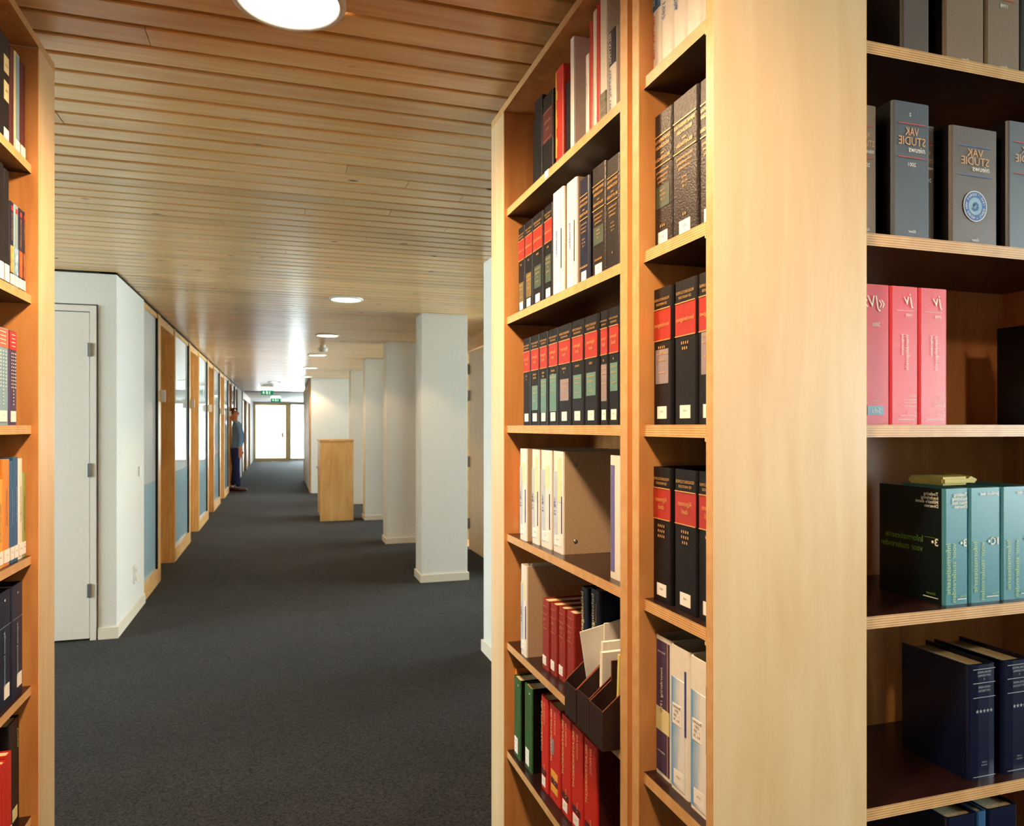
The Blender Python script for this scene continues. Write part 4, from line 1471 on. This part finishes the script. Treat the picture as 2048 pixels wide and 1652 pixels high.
b = lbook(1.935, 2.014, 2, 0.25, C_BLACK, 'black binder with cream labels at the left edge of the picture', name='law_binder', cat='binder')
b.patch('cream_label', P_CREAM, 0.0, 0.032, 0.165, 0.205)
b.patch('cream_label', P_CREAM, 0.0, 0.032, 0.100, 0.145)
b.patch('shelf_label', P_LABEL, 0.0, 0.032, 0.008, 0.035)
b.ink(INKD).text('V-N', -0.016, 0.178, 0.011, 0.02).text('1996', -0.016, 0.12, 0.009, 0.02)
b.done()
lbook(2.015, 2.046, 2, 0.245, C_MAROON, 'dark maroon book left of the pale blue spine on the top left shelf').done()
b = lbook(2.047, 2.087, 2, 0.248, P_CREAM, 'cream edged pale blue book on the top left shelf', lab=0.028)
b.patch('blue_panel', C_PALEBLUE, -0.011, 0.012, 0.036, 0.244)
b.done()
lbook(2.089, 2.128, 2, 0.243, C_MAROON, 'dark red book beside the far post on the top left shelf', lab=0.028).done()
lbook(1.935, 1.977, 1, 0.275, C_BLACK, 'tall black book at the left picture edge above eye level', lab=0.04).done()
lbook(1.978, 2.013, 1, 0.270, C_BLACK, 'tall black book beside the colourful spines above eye level', lab=0.04).done()
for a, c, cv, lb, ph in ((2.016, 2.044, C_NAVY, 'navy spine with sandy picture print above eye level left', '#caa15c'), (2.045, 2.077, C_PALEBLUE, 'pale blue spine with yellow title above eye level left', '#8fb4d4'),
                         (2.078, 2.107, C_NAVY, 'navy spine with orange fruit print above eye level left', '#cf5a2e'), (2.1085, 2.127, C_DKBLUE, 'narrow dark blue spine nearest the far post above eye level left', '#8a5a3a')):
    b = lbook(a, c, 1, 0.205, cv, lb, lab=0.024, d=0.15)
    wd = c - a
    b.patch('picture_print', plain('print_' + ph[1:], ph, rough=0.45, var=0.5, scale=60), -wd * 0.36, wd * 0.36, 0.036, 0.10)
    b.patch('red_emblem', C_RED, -wd * 0.2, wd * 0.2, 0.185, 0.196)
    b.ink(GOLD).text('taal voor juristen', 0.002, 0.178, wd * 0.34, 0.11, rot=True, align='L', shear=0.2)
    b.done()
for a, c, cv, lb in ((1.930, 2.007, C_PALEBLUE, 'pale blue volume with salmon top at eye level left'), (2.009, 2.064, C_PURPLE, 'plum volume with red top at eye level left')):
    wd, h = c - a, 0.226
    b = lbook(a, c, 0, h, cv, lb, lab=0.0)
    b.band('red_top', C_SALMON if cv is C_PALEBLUE else C_RED, h * 0.80, h - 0.002)
    p = b.ink(INKW)
    for j in range(4):
        p.rect(-wd * 0.2, wd * (0.28 - 0.04 * (j % 2)), h * (0.955 - 0.04 * j), h * (0.963 - 0.04 * j))
    for j in range(3):
        for q in range(16 - 5 * (j != 1)):
            p.rect((j - 1) * wd * 0.22 - 0.003, (j - 1) * wd * 0.22 + 0.003, h * (0.755 - 0.036 * q), h * (0.767 - 0.036 * q))
    b.tag_label(wd * 0.02, 0.008, 0.034, wd * 0.62, '131.4')
    b.done()
for a, c, h, cv, lb in ((1.935, 1.972, 0.205, C_YELLOW, 'short yellow book at the left picture edge below eye level'), (1.973, 2.016, 0.250, C_ORANGE, 'tall yellow orange book below eye level left'),
                        (2.0175, 2.044, 0.245, C_MIDBLUE, 'slim blue book beside the yellow orange one'), (2.045, 2.075, 0.252, C_MIDBLUE, 'lettered blue book below eye level left'),
                        (2.0765, 2.106, 0.248, C_WHITE, 'cream white book below eye level left'), (2.1075, 2.130, 0.212, C_LIME, 'short pale green book by the far post')):
    b = lbook(a, c, -1, h, cv, lb, lab=0.03)
    b.ink(INKD if cv in (C_YELLOW, C_ORANGE, C_WHITE, C_LIME) else P_SDU).text('Staatsrecht handboek', 0.0, h * 0.72, 0.010, h * 0.5, rot=True, align='L')
    b.done()
for a, c, lb in ((1.935, 2.022, 'navy binder at the left picture edge, second shelf below eye level'), (2.024, 2.108, 'navy binder beside the far post, second shelf below eye level')):
    wd, h = c - a, 0.272
    b = lbook(a, c, -2, h, C_NAVY, lb, name='law_binder', cat='binder', d=0.22, drop=0.012)
    b.ink(P_SDU).text('Algemene Documentatie', -wd * 0.02, h * 0.66, 0.013, h * 0.48, rot=True, align='L', bold=0.01)
    b.ink(P_SDU).rect(-wd * 0.45, wd * 0.45, h * 0.70, h * 0.704)
    b.ink(INKW).disc(0, h * 0.925, 0.003)
    b.patch('shelf_label', P_LABEL, -wd * 0.02, wd * 0.36, 0.02, 0.052, 0.001)
    b.done()
for a, c, h, lb in ((1.940, 1.972, 0.205, 'scarlet journal at the left picture edge, bottom shelf'), (1.973, 2.005, 0.200, 'middle scarlet journal, bottom left shelf'), (2.006, 2.040, 0.208, 'scarlet journal beside the black binder, bottom left shelf')):
    b = lbook(a, c, -3, h, C_RED, lb, name='journal', X=-0.615, d=0.20, drop=0.003)
    b.patch('white_foot', P_LABEL, -(c - a) * 0.42, (c - a) * 0.42, 0.006, 0.03)
    b.done()
b = lbook(2.046, 2.128, -3, 0.262, C_BLACK, 'black binder with green title beside the scarlet journals', name='law_binder', cat='binder', X=-0.625, d=0.22, drop=0.006)
b.ink(INKG).text('Corpus', -0.026, 0.235, 0.016, 0.07, rot=True, align='L')
b.patch('shelf_label', P_CREAM, -0.012, 0.022, 0.015, 0.045)
b.done()

# ---------------------------------------------------------------- corridor things
cb = empty('low_cabinet', (0.80, 11.5, 0), label='low birch cabinet standing free in the corridor', cat='cabinet')
box('end_panel', 0.562, 1.046, 11.11, 11.14, 0.0, 1.18, BEECH, cb, bev=0.003)
box('top_panel', 0.555, 1.05, 11.10, 11.95, 1.18, 1.205, BEECH, cb, bev=0.004)
box('body', 0.59, 1.04, 11.14, 11.92, 0.06, 1.18, BEECH, cb)
box('plinth', 0.62, 1.02, 11.16, 11.90, 0.0, 0.06, DARK, cb)
for y0, y1 in ((11.15, 11.528), (11.532, 11.91)):
    dr = box('cabinet_door', 0.566, 0.588, y0, y1, 0.07, 1.17, PINE, cb, bev=0.002)
    kn = box('knob', 0.545, 0.566, (y0 + y1) / 2 + 0.1, (y0 + y1) / 2 + 0.12, 0.75, 0.78, STEEL, dr, bev=0.003)
    kn.location = ((0.545 - 0.566), 0.28, 0.68)


def exit_sign(x, y, label):
    e = empty('exit_sign', (x, y, CEIL), label=label, cat='exit sign', group='green exit signs over the corridor')
    hw = 0.15
    bm = bmesh.new()
    add_box(bm, -hw - 0.015, hw + 0.015, -0.045, 0.045, -0.085, 0.0)
    bmesh.ops.bevel(bm, geom=[q for q in bm.edges if abs(q.verts[0].co.z - q.verts[1].co.z) < 1e-6 and q.verts[0].co.z > -0.01], offset=0.03, segments=4, affect='EDGES')
    finish('lamp_housing', bm, SIGNW, e)
    bm = bmesh.new()
    add_box(bm, -hw, hw, -0.008, 0.008, -0.20, -0.085)
    finish('sign_panel', bm, GREEN, e)
    p = Print()
    # running figure, doorway and downward arrow
    p.disc(0.012, -0.105, 0.010, 14)
    p.rect(-0.004, 0.016, -0.150, -0.118).rect(0.006, 0.030, -0.165, -0.148).rect(-0.022, 0.002, -0.178, -0.150).rect(-0.026, -0.002, -0.130, -0.122)
    p.rect(-0.072, -0.056, -0.182, -0.108)
    b0 = len(p.v)
    p.v += [(0.055, -0.135), (0.115, -0.135), (0.085, -0.175)]
    p.f.append((b0, b0 + 2, b0 + 1))
    p.rect(0.077, 0.093, -0.135, -0.105)
    p.build('pictogram', SIGNW, e, lambda u, v: (-u, -0.0095, v))
    return e


exit_sign(-0.32, 20.0, 'nearer green exit sign hanging over the corridor')
exit_sign(-0.13, 25.0, 'farther green exit sign hanging before the bright end door').location.z = 2.40

# ---------------------------------------------------------------- person stepping out of an office door
def person():
    V = [(0.0, 0.0, 0.95),      # 0 pelvis
         (0.02, 0.0, 1.10), (0.03, 0.0, 1.28), (0.02, 0.0, 1.43), (0.0, 0.0, 1.50), (-0.015, 0.0, 1.56),   # 1-5 spine, chest, neck
         (-0.02, -0.01, 1.65), (-0.02, -0.01, 1.755),                                                # 6-7 head
         (0.09, -0.17, 1.42), (0.15, -0.22, 1.16), (0.12, -0.26, 0.92), (0.10, -0.27, 0.86),        # 8-11 near arm
         (0.02, 0.17, 1.42), (-0.02, 0.22, 1.16), (0.08, 0.24, 0.94), (0.10, 0.24, 0.87),           # 12-15 far arm
         (0.02, -0.09, 0.90), (0.03, -0.10, 0.50), (0.07, -0.10, 0.09),                              # 16-18 near leg
         (-0.02, 0.09, 0.90), (0.0, 0.10, 0.50), (-0.06, 0.10, 0.10)]                              # 19-21 far leg
    Ed = [(0, 1), (1, 2), (2, 3), (3, 4), (4, 5), (5, 6), (6, 7), (3, 8), (8, 9), (9, 10), (10, 11), (3, 12), (12, 13), (13, 14), (14, 15),
          (0, 16), (16, 17), (17, 18), (0, 19), (19, 20), (20, 21)]
    rad = [0.15, 0.14, 0.155, 0.13, 0.065, 0.06, 0.085, 0.075, 0.07, 0.055, 0.04, 0.035, 0.07, 0.055, 0.04, 0.035,
           0.10, 0.075, 0.055, 0.10, 0.075, 0.055]
    me = bpy.data.meshes.new('body')
    me.from_pydata(V, Ed, [])
    o = bpy.data.objects.new('body', me)
    COL.objects.link(o)
    md = o.modifiers.new('skin', 'SKIN')
    for i, sv in enumerate(me.skin_vertices[0].data):
        r = rad[i]
        sv.radius = (r, r * (0.75 if i in (0, 1, 2, 3) else 1.0))
        sv.use_root = (i == 0)
    o.modifiers.new('sub', 'SUBSURF').levels = 2
    bpy.context.view_layer.update()
    dg = bpy.context.evaluated_depsgraph_get()
    bm_ = bpy.data.meshes.new_from_object(o.evaluated_get(dg))
    bpy.data.objects.remove(o)
    bm_.name = 'body'
    bm_.materials.clear()
    for mm in (plain('skin', '#d5835a', rough=0.5, var=0.06), plain('blue_denim_shirt', '#7398c0', rough=0.8, var=0.15, scale=60), plain('navy_jeans', '#1e2860', rough=0.85, var=0.2, scale=60)):
        bm_.materials.append(mm)
    for p in bm_.polygons:
        c = p.center
        arm = abs(c.y) > 0.18 and c.z < 1.35
        if c.z > 1.515:
            k = 0
        elif arm and c.z < 0.97:
            k = 0
        elif c.z > 0.93:
            k = 1
        else:
            k = 2
        p.material_index = k
        p.use_smooth = True
    root = empty('person', (-0.93, 16.98, 0), 0.0, label='person in blue shirt and dark jeans stepping out of an office door', cat='person')
    ob = bpy.data.objects.new('body', bm_)
    link(ob, root)
    # hands: palm, four fingers and a thumb
    skin = MATS['skin']
    for (x, y, z, s) in ((0.10, -0.27, 0.86, -1), (0.10, 0.24, 0.87, 1)):
        bm = bmesh.new()
        add_box(bm, -0.018, 0.045, -0.014, 0.014, -0.085, 0.02)
        for f in range(4):
            x0 = -0.016 + f * 0.0155
            ln = (0.055, 0.068, 0.064, 0.048)[f]
            add_box(bm, x0, x0 + 0.013, -0.010 - s * 0.004, 0.008 - s * 0.004, -0.085 - ln, -0.083)
        add_box(bm, 0.043, 0.058, -0.010, 0.008, -0.085, -0.025)
        bmesh.ops.bevel(bm, geom=bm.edges[:], offset=0.003, segments=1, affect='EDGES')
        finish('hand', bm, skin, root, (x, y, z), smooth=True)
    # face and hair
    hair = plain('short_auburn_hair', '#6a3018', rough=0.8, var=0.2, scale=80)
    bm = bmesh.new()
    bmesh.ops.create_uvsphere(bm, u_segments=16, v_segments=10, radius=0.108)
    for v in list(bm.verts):
        if v.co.z < -0.005 - 0.06 * (v.co.x < 0) and v.co.x > -0.10:
            pass
    bmesh.ops.delete(bm, geom=[v for v in bm.verts if v.co.z < (0.035 if v.co.x > 0.0 else -0.045)], context='VERTS')
    finish('hair', bm, hair, root, (-0.022, -0.01, 1.705), smooth=True)
    bm = bmesh.new()
    for a in ((0.075, 0.100, -0.012, 0.012, 1.655, 1.70), (0.072, 0.088, -0.028, 0.028, 1.628, 1.636)):
        add_box(bm, *a)
    finish('nose_and_mouth', bm, skin, root, (-0.02, -0.01, 0))
    for y in (-0.04, 0.02):
        bm = bmesh.new()
        bmesh.ops.create_icosphere(bm, subdivisions=1, radius=0.010)
        finish('eye', bm, INKD, root, (0.058, y, 1.705))
    for y in (-0.10, 0.08):
        bm = bmesh.new()
        bmesh.ops.create_icosphere(bm, subdivisions=2, radius=0.03)
        for v in bm.verts:
            v.co.y *= 0.35
        finish('ear', bm, skin, root, (-0.03, y, 1.685), smooth=True)
    # shoes, collar, belt
    brown = plain('red_brown_shoe_leather', '#5a2418', rough=0.4, var=0.1)
    for (x, y) in ((0.07, -0.10), (-0.06, 0.10)):
        bm = bmesh.new()
        add_box(bm, -0.08, 0.19, -0.048, 0.048, 0.0, 0.085)
        for v in bm.verts:
            if v.co.x > 0.1 and v.co.z > 0.05:
                v.co.z = 0.045
        bmesh.ops.bevel(bm, geom=bm.edges[:], offset=0.02, segments=3, affect='EDGES')
        finish('shoe', bm, brown, root, (x, y, 0.0), smooth=True)
    return root


person()
